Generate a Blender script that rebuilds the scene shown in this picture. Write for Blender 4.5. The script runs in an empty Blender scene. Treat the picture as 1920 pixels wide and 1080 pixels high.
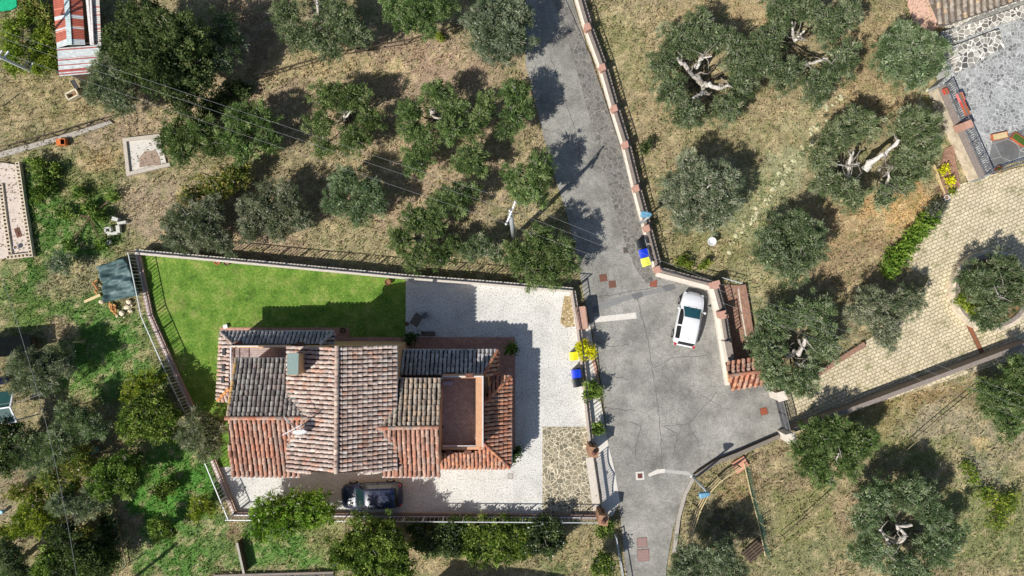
import bpy, math, random
import numpy as np
from mathutils import Vector, Matrix

# ------------------------------------------------------------------ camera, sky, sun
SC = bpy.context.scene
COL = SC.collection
H = 51.2                     # flying height of the camera over the yard, metres
PPM = 25.0                   # photograph pixels per metre at ground level

cam_d = bpy.data.cameras.new("camera")
cam_d.sensor_width = 36.0
cam_d.lens = 24.0
cam_d.clip_end = 6000.0
cam = bpy.data.objects.new("camera", cam_d)
cam.location = (0, 0, H)
cam.rotation_euler = (0, 0, 0)
COL.objects.link(cam)
SC.camera = cam

SUN_EL = math.radians(48.0)
sd = Vector((-0.78, -0.625, 0)).normalized()
to_sun = Vector((sd.x * math.cos(SUN_EL), sd.y * math.cos(SUN_EL), math.sin(SUN_EL)))

W = bpy.data.worlds.new("World")
SC.world = W
W.use_nodes = True
nt = W.node_tree
sky = nt.nodes.new("ShaderNodeTexSky")
sky.sky_type = 'NISHITA'
sky.sun_disc = False
sky.sun_elevation = SUN_EL
sky.sun_rotation = math.atan2(to_sun.x, to_sun.y)
bg = nt.nodes["Background"]
bg.inputs[1].default_value = 0.09
nt.links.new(sky.outputs[0], bg.inputs[0])

sl = bpy.data.lights.new("sun", 'SUN')
sl.energy = 5.0
sl.angle = math.radians(0.5)
sl.color = (1.0, 0.955, 0.89)
so = bpy.data.objects.new("sun", sl)
so.rotation_euler = (-to_sun).to_track_quat('-Z', 'Y').to_euler()
so.location = (-40, -40, 60)
COL.objects.link(so)

SC.view_settings.view_transform = 'Standard'
SC.view_settings.look = 'None'
SC.view_settings.exposure = 0.07
SC.view_settings.gamma = 1.0
SC.cycles.max_bounces = 6
SC.cycles.diffuse_bounces = 3
SC.cycles.transparent_max_bounces = 6

# ------------------------------------------------------------------ helpers
def P(x, y, h=0.0):
    """survey point: photograph pixel of something at height h -> metres"""
    k = (H - h) / H / PPM
    return Vector(((x - 960) * k, (540 - y) * k, h))

def PX(pts, h=0.0):
    return [P(p[0], p[1], p[2] if len(p) > 2 else h) for p in pts]

def S(r, g, b, k=0.95):
    f = lambda c: (c / 255 / 12.92) if c <= 10 else ((c / 255 + 0.055) / 1.055) ** 2.4
    return (f(r) * k, f(g) * k, f(b) * k)

def tag(o, label=None, cat=None, group=None, kind=None):
    if label: o["label"] = label
    if cat: o["category"] = cat
    if group: o["group"] = group
    if kind: o["kind"] = kind
    return o

def thing(name, label, cat, loc=(0, 0, 0), rz=0.0, group=None):
    o = bpy.data.objects.new(name, None)
    o.empty_display_size = 0.3
    o.location = loc
    o.rotation_euler = (0, 0, rz)
    COL.objects.link(o)
    return tag(o, label, cat, group)

def base_of(parent):
    v = Vector((0, 0, 0))
    p = parent
    while p is not None:
        v = v + p.location
        p = p.parent
    return v

class MB:
    def __init__(s):
        s.v, s.f, s.c = [], [], []
    def add(s, verts, faces, col=(1, 1, 1)):
        n = len(s.v)
        s.v += [tuple(p) for p in verts]
        for f in faces:
            s.f.append([n + i for i in f]); s.c.append(col)
    def box(s, c, size, rz=0.0, col=(1, 1, 1), up=None):
        sx, sy, sz = size[0] / 2, size[1] / 2, size[2] / 2
        ca, sa = math.cos(rz), math.sin(rz)
        vs = []
        for z in (-sz, sz):
            for (x, y) in ((-sx, -sy), (sx, -sy), (sx, sy), (-sx, sy)):
                vs.append((c[0] + x * ca - y * sa, c[1] + x * sa + y * ca, c[2] + z))
        s.add(vs, [(3, 2, 1, 0), (4, 5, 6, 7), (0, 1, 5, 4), (1, 2, 6, 5), (2, 3, 7, 6), (3, 0, 4, 7)], col)
    def beam(s, a, b, w, h=None, col=(1, 1, 1)):
        a, b = Vector(a), Vector(b); h = h or w
        d = (b - a)
        if d.length < 1e-6: return
        d.normalize()
        u = d.cross(Vector((0, 0, 1)))
        if u.length < 1e-3: u = Vector((1, 0, 0))
        u.normalize(); v = u.cross(d)
        vs = []
        for p in (a, b):
            for (i, j) in ((-1, -1), (1, -1), (1, 1), (-1, 1)):
                vs.append(p + u * (i * w / 2) + v * (j * h / 2))
        s.add(vs, [(3, 2, 1, 0), (4, 5, 6, 7), (0, 1, 5, 4), (1, 2, 6, 5), (2, 3, 7, 6), (3, 0, 4, 7)], col)
    def tube(s, pts, radii, n=8, col=(1, 1, 1), cap=True):
        pts = [Vector(p) for p in pts]
        if not hasattr(radii, '__len__'): radii = [radii] * len(pts)
        base = len(s.v); ref = Vector((0.3, 0.2, 1)).normalized()
        rings = []
        for i, p in enumerate(pts):
            d = (pts[min(i + 1, len(pts) - 1)] - pts[max(i - 1, 0)])
            if d.length < 1e-6: d = Vector((0, 0, 1))
            d.normalize()
            u = d.cross(ref)
            if u.length < 0.1: u = d.cross(Vector((1, 0, 0)))
            u.normalize(); v = d.cross(u)
            rings.append([p + (u * math.cos(2 * math.pi * k / n) + v * math.sin(2 * math.pi * k / n)) * radii[i] for k in range(n)])
        vs = [q for r in rings for q in r]
        fs = []
        for i in range(len(pts) - 1):
            for k in range(n):
                a = i * n + k; b = i * n + (k + 1) % n
                fs.append((a, b, b + n, a + n))
        if cap:
            fs.append(tuple(range(n - 1, -1, -1)))
            fs.append(tuple((len(pts) - 1) * n + k for k in range(n)))
        s.add(vs, fs, col)
    def lathe(s, c, prof, n=16, col=(1, 1, 1)):
        """prof: list of (radius, z)"""
        vs = []
        for (r, z) in prof:
            for k in range(n):
                a = 2 * math.pi * k / n
                vs.append((c[0] + r * math.cos(a), c[1] + r * math.sin(a), c[2] + z))
        fs = []
        for i in range(len(prof) - 1):
            for k in range(n):
                a = i * n + k; b = i * n + (k + 1) % n
                fs.append((a, b, b + n, a + n))
        fs.append(tuple(range(n - 1, -1, -1)))
        fs.append(tuple((len(prof) - 1) * n + k for k in range(n)))
        s.add(vs, fs, col)
    def prism(s, pts, z0, z1, col=(1, 1, 1)):
        """vertical prism over the plan polygon pts"""
        pts = [(p[0], p[1]) for p in pts]
        ar = sum(pts[i][0] * pts[(i + 1) % len(pts)][1] - pts[(i + 1) % len(pts)][0] * pts[i][1] for i in range(len(pts)))
        if ar < 0: pts = pts[::-1]
        n = len(pts)
        vs = [(x, y, z0) for x, y in pts] + [(x, y, z1) for x, y in pts]
        fs = [tuple(range(n - 1, -1, -1)), tuple(range(n, 2 * n))]
        for i in range(n):
            j = (i + 1) % n
            fs.append((i, j, j + n, i + n))
        s.add(vs, fs, col)
    def slab(s, poly, t, col=(1, 1, 1)):
        """tilted polygon with thickness t downward"""
        poly = [Vector(p) for p in poly]
        nz = sum(poly[i].x * poly[(i + 1) % len(poly)].y - poly[(i + 1) % len(poly)].x * poly[i].y for i in range(len(poly)))
        if nz < 0: poly = poly[::-1]
        n = len(poly)
        vs = poly + [p - Vector((0, 0, t)) for p in poly]
        fs = [tuple(range(n)), tuple(range(2 * n - 1, n - 1, -1))]
        for i in range(n):
            j = (i + 1) % n
            fs.append((i, i + n, j + n, j))
        s.add(vs, fs, col)
    def ribbon(s, path, a, b, z0, z1, col=(1, 1, 1)):
        """solid that follows the plan path from offset a to offset b (to its left), mitred"""
        pts = [Vector((p[0], p[1])) for p in path]
        L, R = [], []
        for i, p in enumerate(pts):
            d0 = (pts[i] - pts[i - 1]).normalized() if i > 0 else None
            d1 = (pts[i + 1] - pts[i]).normalized() if i < len(pts) - 1 else None
            if d0 is None: d0 = d1
            if d1 is None: d1 = d0
            n0 = Vector((-d0.y, d0.x)); n1 = Vector((-d1.y, d1.x))
            m = (n0 + n1).normalized(); k = 1 / max(0.4, m.dot(n0))
            L.append(p + m * (a * k)); R.append(p + m * (b * k))
        n = len(pts)
        vs = [(p.x, p.y, z0) for p in L] + [(p.x, p.y, z0) for p in R] + [(p.x, p.y, z1) for p in L] + [(p.x, p.y, z1) for p in R]
        fs = []
        for i in range(n - 1):
            fs += [(2 * n + i, 2 * n + i + 1, 3 * n + i + 1, 3 * n + i), (i, n + i, n + i + 1, i + 1),
                   (i, i + 1, 2 * n + i + 1, 2 * n + i), (n + i, 3 * n + i, 3 * n + i + 1, n + i + 1)]
        fs += [(0, 2 * n, 3 * n, n), (n - 1, 2 * n - 1, 4 * n - 1, 3 * n - 1)]
        s.add(vs, fs, col)
    def build(s, name, mat, parent=None, local=False, smooth=False, fixn=True):
        me = bpy.data.meshes.new(name)
        off = Vector((0, 0, 0)) if (local or parent is None) else base_of(parent)
        me.from_pydata([(p[0] - off.x, p[1] - off.y, p[2] - off.z) for p in s.v], [], s.f)
        at = me.attributes.new("Col", 'FLOAT_COLOR', 'FACE')
        at.data.foreach_set("color", np.array([(c[0], c[1], c[2], 1.0) for c in s.c], dtype=np.float32).ravel())
        me.materials.append(mat)
        if smooth:
            me.polygons.foreach_set("use_smooth", [True] * len(me.polygons))
        me.validate(); me.update()
        o = bpy.data.objects.new(name, me)
        COL.objects.link(o)
        if parent is not None: o.parent = parent
        return o

def quads_obj(name, V, C, mat, parent=None):
    """V: (n,4,3) quads, C: (n,3) face colours"""
    n = len(V)
    off = np.array(base_of(parent)) if parent is not None else np.zeros(3)
    me = bpy.data.meshes.new(name)
    me.vertices.add(n * 4); me.loops.add(n * 4); me.polygons.add(n)
    me.vertices.foreach_set("co", (V - off).astype(np.float32).ravel())
    me.loops.foreach_set("vertex_index", np.arange(n * 4, dtype=np.int32))
    me.polygons.foreach_set("loop_start", np.arange(0, n * 4, 4, dtype=np.int32))
    me.polygons.foreach_set("loop_total", np.full(n, 4, dtype=np.int32))
    at = me.attributes.new("Col", 'FLOAT_COLOR', 'FACE')
    at.data.foreach_set("color", np.concatenate([C, np.ones((n, 1))], 1).astype(np.float32).ravel())
    me.materials.append(mat)
    me.update(calc_edges=True)
    o = bpy.data.objects.new(name, me)
    COL.objects.link(o)
    if parent is not None: o.parent = parent
    return o

def copy_tree(o, parent=None):
    c = o.copy(); COL.objects.link(c)
    if parent is not None: c.parent = parent
    for ch in list(o.children): copy_tree(ch, c)
    return c

# numpy lattice noise
def vnoise(x, y, seed=0):
    xi = np.floor(x).astype(np.int64); yi = np.floor(y).astype(np.int64)
    xf = x - xi; yf = y - yi
    xf = xf * xf * (3 - 2 * xf); yf = yf * yf * (3 - 2 * yf)
    def h(a, b):
        n = (a * 374761393 + b * 668265263 + seed * 974711) & 0x7fffffff
        n = ((n ^ (n >> 13)) * 1274126177) & 0x7fffffff
        n = (n ^ (n >> 16)) & 0xffff
        return n / 65535.0
    return (h(xi, yi) * (1 - xf) + h(xi + 1, yi) * xf) * (1 - yf) + (h(xi, yi + 1) * (1 - xf) + h(xi + 1, yi + 1) * xf) * yf
def fbm(x, y, seed=0, o=4):
    t = 0; a = 0.5; s = 0
    for i in range(o):
        t = t + a * vnoise(x, y, seed + i * 17); s += a; a *= 0.5; x = x * 2.03; y = y * 2.03
    return t / s
def inside(px, py, poly):
    r = np.zeros(px.shape, bool); n = len(poly)
    for i in range(n):
        x0, y0 = poly[i][:2]; x1, y1 = poly[(i + 1) % n][:2]
        if y0 == y1: continue
        c = ((y0 > py) != (y1 > py)) & (px < (x1 - x0) * (py - y0) / (y1 - y0) + x0)
        r ^= c
    return r

# ------------------------------------------------------------------ materials
class NG:
    def __init__(s, name):
        s.m = bpy.data.materials.new(name); s.m.use_nodes = True
        s.t = s.m.node_tree; s.b = s.t.nodes["Principled BSDF"]
        s.b.inputs["Roughness"].default_value = 0.9
        s.b.inputs["Specular IOR Level"].default_value = 0.25
        s.pos = s.t.nodes.new("ShaderNodeNewGeometry").outputs["Position"]
    def n(s, typ, **kw):
        o = s.t.nodes.new(typ)
        for k, v in kw.items(): setattr(o, k, v)
        return o
    def l(s, a, b): s.t.links.new(a, b)
    def noise(s, scale, detail=4, rough=0.6, vec=None, dist=0.0):
        o = s.n("ShaderNodeTexNoise"); o.inputs["Scale"].default_value = scale
        o.inputs["Detail"].default_value = detail; o.inputs["Roughness"].default_value = rough
        o.inputs["Distortion"].default_value = dist
        s.l(vec or s.pos, o.inputs["Vector"]); return o.outputs[0]
    def ramp(s, fac, stops, interp='LINEAR'):
        o = s.n("ShaderNodeValToRGB"); o.color_ramp.interpolation = interp
        e = o.color_ramp.elements
        while len(e) < len(stops): e.new(0.5)
        for i, (p, c) in enumerate(stops):
            e[i].position = p
            e[i].color = (c[0], c[1], c[2], 1) if hasattr(c, '__len__') else (c, c, c, 1)
        s.l(fac, o.inputs[0]); return o.outputs[0]
    def mix(s, a, b, fac, mode='MIX'):
        o = s.n("ShaderNodeMix", data_type='RGBA', blend_type=mode)
        for sock, val in ((o.inputs[6], a), (o.inputs[7], b)):
            if hasattr(val, 'links') or hasattr(val, 'is_output'): s.l(val, sock)
            else: sock.default_value = (val[0], val[1], val[2], 1)
        if isinstance(fac, (int, float)): o.inputs[0].default_value = fac
        else: s.l(fac, o.inputs[0])
        return o.outputs[2]
    def math(s, op, a, b=None):
        o = s.n("ShaderNodeMath", operation=op)
        for i, v in enumerate((a, b)):
            if v is None: continue
            if isinstance(v, (int, float)): o.inputs[i].default_value = v
            else: s.l(v, o.inputs[i])
        return o.outputs[0]
    def attr(s, name="Col"):
        o = s.n("ShaderNodeAttribute"); o.attribute_name = name; return o.outputs["Color"]
    def vor(s, scale, feature='F1', vec=None, out="Distance", rnd=1.0):
        o = s.n("ShaderNodeTexVoronoi", feature=feature); o.inputs["Scale"].default_value = scale
        o.inputs["Randomness"].default_value = rnd
        s.l(vec or s.pos, o.inputs["Vector"]); return o.outputs[out]
    def warp(s, scale, amt, vec=None):
        o = s.n("ShaderNodeTexNoise"); o.inputs["Scale"].default_value = scale; o.inputs["Detail"].default_value = 3
        s.l(vec or s.pos, o.inputs["Vector"])
        a = s.n("ShaderNodeVectorMath", operation='SUBTRACT'); s.l(o.outputs["Color"], a.inputs[0]); a.inputs[1].default_value = (0.5, 0.5, 0.5)
        m = s.n("ShaderNodeVectorMath", operation='SCALE'); s.l(a.outputs[0], m.inputs[0]); m.inputs["Scale"].default_value = amt
        d = s.n("ShaderNodeVectorMath", operation='ADD'); s.l(vec or s.pos, d.inputs[0]); s.l(m.outputs[0], d.inputs[1])
        return d.outputs[0]
    def flat(s, vec=None, rot=0.0, scale=(1, 1, 0)):
        o = s.n("ShaderNodeMapping"); o.inputs["Rotation"].default_value = (0, 0, rot); o.inputs["Scale"].default_value = scale
        s.l(vec or s.pos, o.inputs["Vector"]); return o.outputs[0]
    def bump(s, h, strength=0.5, dist=0.02):
        o = s.n("ShaderNodeBump"); o.inputs["Strength"].default_value = strength; o.inputs["Distance"].default_value = dist
        s.l(h, o.inputs["Height"]); s.l(o.outputs[0], s.b.inputs["Normal"])
    def out(s, col, rough=None):
        if hasattr(col, '__len__'): s.b.inputs["Base Color"].default_value = (col[0], col[1], col[2], 1)
        else: s.l(col, s.b.inputs["Base Color"])
        if rough is not None: s.b.inputs["Roughness"].default_value = rough
        return s.m

def simple(name, col, rough=0.8, ns=6.0, amt=0.25, metal=0.0, bump=0.0, spec=0.25):
    g = NG(name)
    n = g.noise(ns, 5, 0.65)
    c = g.ramp(n, [(0.25, tuple(x * (1 - amt) for x in col)), (0.75, tuple(min(1, x * (1 + amt)) for x in col))])
    g.b.inputs["Metallic"].default_value = metal
    g.b.inputs["Specular IOR Level"].default_value = spec
    if bump: g.bump(g.noise(ns * 6, 3), bump)
    return g.out(c, rough)

def attr_mat(name, rough=0.85, ns=14.0, lo=0.6, hi=1.25, spec=0.2, bump=0.0):
    g = NG(name)
    k = g.ramp(g.noise(ns, 4, 0.7), [(0.36, lo), (0.64, hi)])
    g.b.inputs["Specular IOR Level"].default_value = spec
    if bump: g.bump(g.noise(ns * 3, 3), bump)
    return g.out(g.mix(g.attr(), k, 1.0, 'MULTIPLY'), rough)

def leaf_mat(name, trans=0.3, rough=0.7, spec=0.12):
    g = NG(name)
    c = g.attr()
    g.l(c, g.b.inputs["Base Color"]); g.b.inputs["Roughness"].default_value = rough
    g.b.inputs["Specular IOR Level"].default_value = spec
    tr = g.n("ShaderNodeBsdfTranslucent")
    g.l(g.mix(c, (1.0, 1.25, 0.55), 1.0, 'MULTIPLY'), tr.inputs[0])
    mx = g.n("ShaderNodeMixShader"); mx.inputs[0].default_value = trans
    g.l(g.b.outputs[0], mx.inputs[1]); g.l(tr.outputs[0], mx.inputs[2])
    g.l(mx.outputs[0], g.t.nodes["Material Output"].inputs[0])
    return g.m

def stones(name, scale, cols, grout, gw=0.05, warp=0.12, ws=2.5, rough=0.85, three_d=False, fine=0.25, stain=None):
    g = NG(name)
    v = g.warp(ws, warp)
    if not three_d: v = g.flat(v)
    e = g.vor(scale, 'DISTANCE_TO_EDGE', v)
    cc = g.vor(scale, 'F1', v, "Color")
    sep = g.n("ShaderNodeSeparateColor"); g.l(cc, sep.inputs[0])
    st = g.ramp(sep.outputs[0], [(i / max(1, len(cols) - 1), c) for i, c in enumerate(cols)])
    f = g.ramp(g.noise(22, 4, 0.7), [(0.25, 1 - fine), (0.75, 1 + fine)])
    st = g.mix(st, f, 1.0, 'MULTIPLY')
    if stain:
        st = g.mix(st, stain, g.ramp(g.noise(0.55, 5, 0.6), [(0.42, 0.0), (0.68, 0.6)]))
    m = g.ramp(e, [(gw * 0.5, 0.0), (gw * 1.2, 1.0)])
    st = g.mix(st, g.ramp(g.noise(1.1, 5, 0.7), [(0.36, 0.8), (0.64, 1.14)]), 1.0, 'MULTIPLY')
    gr = g.mix(grout, f, 0.7, 'MULTIPLY')
    g.bump(m, 0.4, 0.02)
    return g.out(g.mix(gr, st, m), rough)

M = {}
def mk():
    # ground: soil and dry grass, the zone colours come with the sheet
    g = NG("ground_soil")
    n1 = g.ramp(g.noise(9, 6, 0.75), [(0.36, 0.62), (0.5, 1.04), (0.64, 1.5)])
    n2 = g.ramp(g.noise(2.2, 5, 0.65), [(0.3, 0.72), (0.7, 1.22)])
    n3 = g.ramp(g.noise(16, 3, 0.7), [(0.36, 0.6), (0.64, 1.4)])
    c = g.mix(g.mix(g.mix(g.attr("Zone"), n1, 1, 'MULTIPLY'), n2, 1, 'MULTIPLY'), n3, 1, 'MULTIPLY')
    g.bump(g.noise(14, 6, 0.75), 0.8, 0.12)
    M['ground'] = g.out(c, 1.0)
    # lawn
    g = NG("lawn_grass")
    c = g.ramp(g.noise(0.8, 7, 0.72), [(0.34, S(78, 112, 40)), (0.46, S(100, 136, 50)), (0.56, S(120, 148, 62)), (0.68, S(148, 162, 88))])
    k = g.ramp(g.noise(6, 6, 0.85), [(0.36, 0.58), (0.5, 0.98), (0.64, 1.4)])
    c = g.mix(c, S(160, 152, 96), g.ramp(g.noise(0.45, 5, 0.7), [(0.55, 0.0), (0.72, 0.55)]))
    g.bump(g.noise(10, 5, 0.8), 0.9, 0.08)
    M['lawn'] = g.out(g.mix(c, k, 1, 'MULTIPLY'), 0.97)
    # white washed gravel pavement
    g = NG("white_gravel")
    sp = g.ramp(g.noise(10, 4, 0.85), [(0.36, S(146, 142, 134, .82)), (0.46, S(220, 218, 211, .82)), (0.62, S(240, 239, 233, .82))])
    big = g.ramp(g.noise(0.45, 6, 0.68, None, 0.6), [(0.34, 0.8), (0.5, 0.97), (0.64, 1.04)])
    g.bump(g.noise(25, 3, 0.8), 0.3, 0.02)
    M['gravel'] = g.out(g.mix(sp, big, 1, 'MULTIPLY'), 0.95)
    # old asphalt: pale, mottled and cracked
    g = NG("old_asphalt")
    base = g.ramp(g.noise(0.35, 7, 0.68), [(0.3, S(112, 110, 104)), (0.5, S(148, 146, 139)), (0.72, S(178, 175, 167))])
    grain = g.ramp(g.noise(9, 5, 0.85), [(0.36, 0.6), (0.5, 1.0), (0.64, 1.26)])
    mid = g.ramp(g.noise(2.4, 6, 0.72), [(0.3, 0.8), (0.7, 1.14)])
    brk = g.ramp(g.noise(0.7, 4, 0.7), [(0.46, 0.0), (0.58, 1.0)])
    v = g.warp(0.9, 1.5)
    cr = g.mix((1, 1, 1), g.ramp(g.vor(0.4, 'DISTANCE_TO_EDGE', g.flat(v)), [(0.003, 0.78), (0.014, 1.0)]), brk)
    zone = g.ramp(g.noise(0.22, 4, 0.6), [(0.48, 0.0), (0.58, 1.0)])
    cr2 = g.mix((1, 1, 1), g.ramp(g.vor(1.5, 'DISTANCE_TO_EDGE', g.flat(g.warp(1.7, 0.8))), [(0.01, 0.84), (0.06, 1.0)]), zone)
    stain = g.ramp(g.noise(0.6, 5, 0.65), [(0.6, 1.0), (0.75, 0.66)])
    c = base
    for k in (grain, mid, cr, cr2, stain): c = g.mix(c, k, 1, 'MULTIPLY')
    g.bump(g.noise(12, 4, 0.8), 0.35, 0.02)
    M['asphalt'] = g.out(c, 0.92)
    M['patch'] = simple("asphalt_patch", S(112, 112, 112), 0.9, 12, 0.2)
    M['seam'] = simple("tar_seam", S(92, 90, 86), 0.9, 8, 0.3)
    M['concrete'] = simple("pale_concrete", S(212, 207, 198), 0.9, 5, 0.16, bump=0.2)
    M['concrete_old'] = simple("weathered_concrete", S(172, 165, 155), 0.9, 6, 0.25, bump=0.3)
    M['slab_pink'] = simple("pinkish_concrete", S(205, 190, 178), 0.9, 2.5, 0.14, bump=0.2)
    M['flag'] = stones("yard_flagstone", 3.3, [S(112, 106, 88), S(138, 130, 108), S(160, 150, 126), S(120, 116, 100)], S(222, 210, 184), 0.05)
    M['sidewalk'] = stones("pavement_stone", 3.0, [S(100, 98, 94), S(118, 116, 111), S(130, 127, 121)], S(152, 149, 140), 0.04, stain=S(112, 109, 102))
    M['patio'] = stones("patio_stone", 3.5, [S(108, 108, 106), S(146, 147, 145), S(166, 167, 165), S(96, 96, 94), S(156, 157, 155)], S(192, 193, 190), 0.06, stain=S(170, 172, 171))
    M['patio_dark'] = stones("dark_patio_stone", 0.7, [S(105, 105, 104), S(118, 118, 117)], S(165, 165, 160), 0.012)
    M['stonewall'] = stones("white_grout_stone", 3.0, [S(120, 116, 105), S(160, 152, 135), S(190, 185, 172), S(105, 103, 98)], S(238, 234, 224), 0.085, three_d=True)
    M['ledge'] = stones("white_grout_ledge", 2.8, [S(84, 84, 82), S(130, 127, 118), S(190, 185, 174), S(104, 102, 98)], S(236, 232, 222), 0.06)
    M['paving_stone'] = stones("pale_stone_wall", 2.6, [S(205, 190, 165), S(222, 208, 186), S(190, 176, 154)], S(206, 192, 168), 0.03, three_d=True)
    # cobbles
    g = NG("cobble_setts")
    v = g.flat(g.warp(1.8, 0.26), rot=math.radians(-24))
    br = g.n("ShaderNodeTexBrick"); br.offset = 0.5
    br.inputs["Color1"].default_value = (*S(224, 211, 180), 1); br.inputs["Color2"].default_value = (*S(206, 193, 163), 1)
    br.inputs["Mortar"].default_value = (*S(150, 137, 108), 1)
    br.inputs["Scale"].default_value = 1.0; br.inputs["Mortar Size"].default_value = 0.028
    br.inputs["Mortar Smooth"].default_value = 0.4
    br.inputs["Brick Width"].default_value = 0.38; br.inputs["Row Height"].default_value = 0.26
    g.l(v, br.inputs["Vector"])
    k = g.ramp(g.noise(18, 4, 0.7), [(0.3, 0.78), (0.7, 1.14)])
    k2 = g.ramp(g.noise(0.7, 4, 0.6), [(0.3, 0.84), (0.7, 1.1)])
    c = g.mix(g.mix(br.outputs[0], k, 1, 'MULTIPLY'), k2, 1, 'MULTIPLY')
    c = g.mix(c, S(110, 112, 60), g.ramp(g.noise(1.3, 5, 0.65), [(0.54, 0.0), (0.66, 0.6)]))
    g.bump(g.math('SUBTRACT', 1.0, br.outputs["Fac"]), 0.5, 0.03)
    M['cobble'] = g.out(c, 0.9)
    # bricks
    def brick(name, a, b, m, w, h, rot=0.0):
        g = NG(name)
        v = g.flat(rot=rot)
        br = g.n("ShaderNodeTexBrick")
        br.inputs["Color1"].default_value = (*a, 1); br.inputs["Color2"].default_value = (*b, 1); br.inputs["Mortar"].default_value = (*m, 1)
        br.inputs["Scale"].default_value = 1.0; br.inputs["Mortar Size"].default_value = 0.012
        br.inputs["Brick Width"].default_value = w; br.inputs["Row Height"].default_value = h
        g.l(v, br.inputs["Vector"])
        k = g.ramp(g.noise(4, 5, 0.65), [(0.3, 0.75), (0.7, 1.2)])
        return g.out(g.mix(br.outputs[0], k, 1, 'MULTIPLY'), 0.9)
    M['cotto'] = brick("cotto_walk", S(196, 150, 130), S(178, 132, 114), S(160, 130, 115), 0.3, 0.3)
    M['cotto_terrace'] = brick("cotto_terrace", S(184, 170, 166), S(170, 155, 152), S(140, 130, 128), 0.3, 0.15)
    M['brickpath'] = brick("brick_path", S(172, 132, 112), S(150, 115, 98), S(130, 108, 94), 0.24, 0.12, math.radians(75))
    M['pillar_brick'] = simple("pillar_brick", S(190, 148, 130), 0.9, 7, 0.25, bump=0.3)
    M['terracotta'] = simple("terracotta", S(190, 105, 72), 0.85, 8, 0.25)
    M['coping'] = simple("stone_coping", S(142, 131, 123), 0.9, 9, 0.3, bump=0.3)
    M['coping_pale'] = simple("pale_coping", S(206, 198, 186), 0.9, 5, 0.16, bump=0.2)
    M['wall_cream'] = simple("cream_plaster", S(220, 210, 196), 0.9, 4, 0.14, bump=0.2)
    M['plaster'] = simple("ochre_plaster", S(214, 172, 130), 0.9, 3, 0.15)
    M['parapet'] = simple("orange_parapet", S(208, 160, 124), 0.9, 5, 0.18)
    M['tile'] = attr_mat("roof_tiles", 0.92, 5.0, 0.64, 1.2)
    M['iron'] = simple("black_iron", (0.02, 0.02, 0.022), 0.6, 6, 0.3, spec=0.4)
    M['iron_grey'] = simple("grey_iron", (0.16, 0.16, 0.17), 0.6, 6, 0.3, spec=0.4)
    M['white_metal'] = simple("white_painted_metal", (0.7, 0.7, 0.7), 0.5, 5, 0.1, spec=0.4)
    M['galv'] = simple("galvanised_metal", (0.5, 0.53, 0.54), 0.5, 5, 0.15, metal=0.2, spec=0.4)
    M['lampblue'] = simple("blue_grey_lamp", S(110, 160, 185), 0.5, 6, 0.15, spec=0.4)
    M['wood_pale'] = simple("pale_wood", S(205, 185, 140), 0.85, 9, 0.25)
    M['wood_dark'] = simple("dark_wood", S(92, 78, 66), 0.9, 9, 0.3)
    M['rust'] = simple("rusty_cover", S(116, 80, 68), 0.85, 9, 0.25)
    M['cover_pink'] = simple("pinkish_cover", S(150, 124, 118), 0.85, 9, 0.2)
    M['wire'] = simple("wire_cable", (0.24, 0.24, 0.24), 0.6, 3, 0.1)
    M['gutter'] = simple("pale_gutter", (0.6, 0.6, 0.6), 0.5, 4, 0.15)
    M['copper'] = simple("green_copper", S(118, 138, 132), 0.6, 7, 0.2, spec=0.4)
    M['bark'] = attr_mat("bark", 0.95, 12, 0.45, 1.3, bump=0.6)
    M['leaf'] = leaf_mat("leaves")
    M['grass'] = leaf_mat("grass_blades", 0.25, 0.8, 0.1)
    M['attr'] = attr_mat("painted_pieces", 0.85, 8, 0.75, 1.2)
    M['attr_gloss'] = attr_mat("plastic_pieces", 0.4, 5, 0.9, 1.08, spec=0.5)
    M['corr'] = attr_mat("corrugated_sheet", 0.6, 3.0, 0.8, 1.15, spec=0.4)
    M['pier'] = simple('gate_pier', S(160, 124, 98), 0.9, 7, 0.3, bump=0.3)
    M['soil'] = simple("bed_soil", S(140, 108, 78), 1.0, 9, 0.35, bump=0.5)
    # tarp
    g = NG("tarp_plastic")
    c = g.ramp(g.noise(1.6, 4, 0.6), [(0.3, S(44, 66, 66)), (0.55, S(78, 102, 102)), (0.75, S(120, 142, 140))])
    M['tarp'] = g.out(c, 0.5)
    M['net_green'] = simple("green_net", S(70, 112, 92), 0.8, 5, 0.3)
    M['green_plastic'] = simple("green_plastic", S(24, 170, 120), 0.6, 4, 0.2)
    M['shed_roof'] = simple("dark_green_roof", S(20, 70, 66), 0.55, 2, 0.2, spec=0.4)
    # vehicles
    def paint(name, col, rough=0.3, coat=0.8):
        g = NG(name)
        g.b.inputs["Coat Weight"].default_value = coat; g.b.inputs["Coat Roughness"].default_value = 0.09
        g.b.inputs["Specular IOR Level"].default_value = 0.5
        k = g.ramp(g.noise(3, 4), [(0.3, tuple(x * 0.95 for x in col)), (0.7, col)])
        return g.out(k, rough)
    M['white_paint'] = paint("white_car_paint", (0.82, 0.82, 0.82))
    M['dark_paint'] = paint("dark_car_paint", (0.006, 0.014, 0.05), 0.36, 0.18)
    M['glass_blue'] = paint("windscreen_glass", (0.02, 0.10, 0.12), 0.1, 1.0)
    M['glass_grey'] = paint('tinted_windscreen', (0.012, 0.032, 0.036), 0.12, 1.0)
    M['glass_dark'] = paint("dark_glass", (0.008, 0.01, 0.012), 0.15, 0.2)
    M['tyre'] = simple("tyre_rubber", (0.02, 0.02, 0.02), 0.9, 9, 0.2)
    M['rim'] = simple("alloy_rim", (0.4, 0.4, 0.42), 0.35, 5, 0.1, metal=0.6)
    M['red_lamp'] = paint("red_lamp", (0.5, 0.01, 0.02), 0.2)
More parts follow.
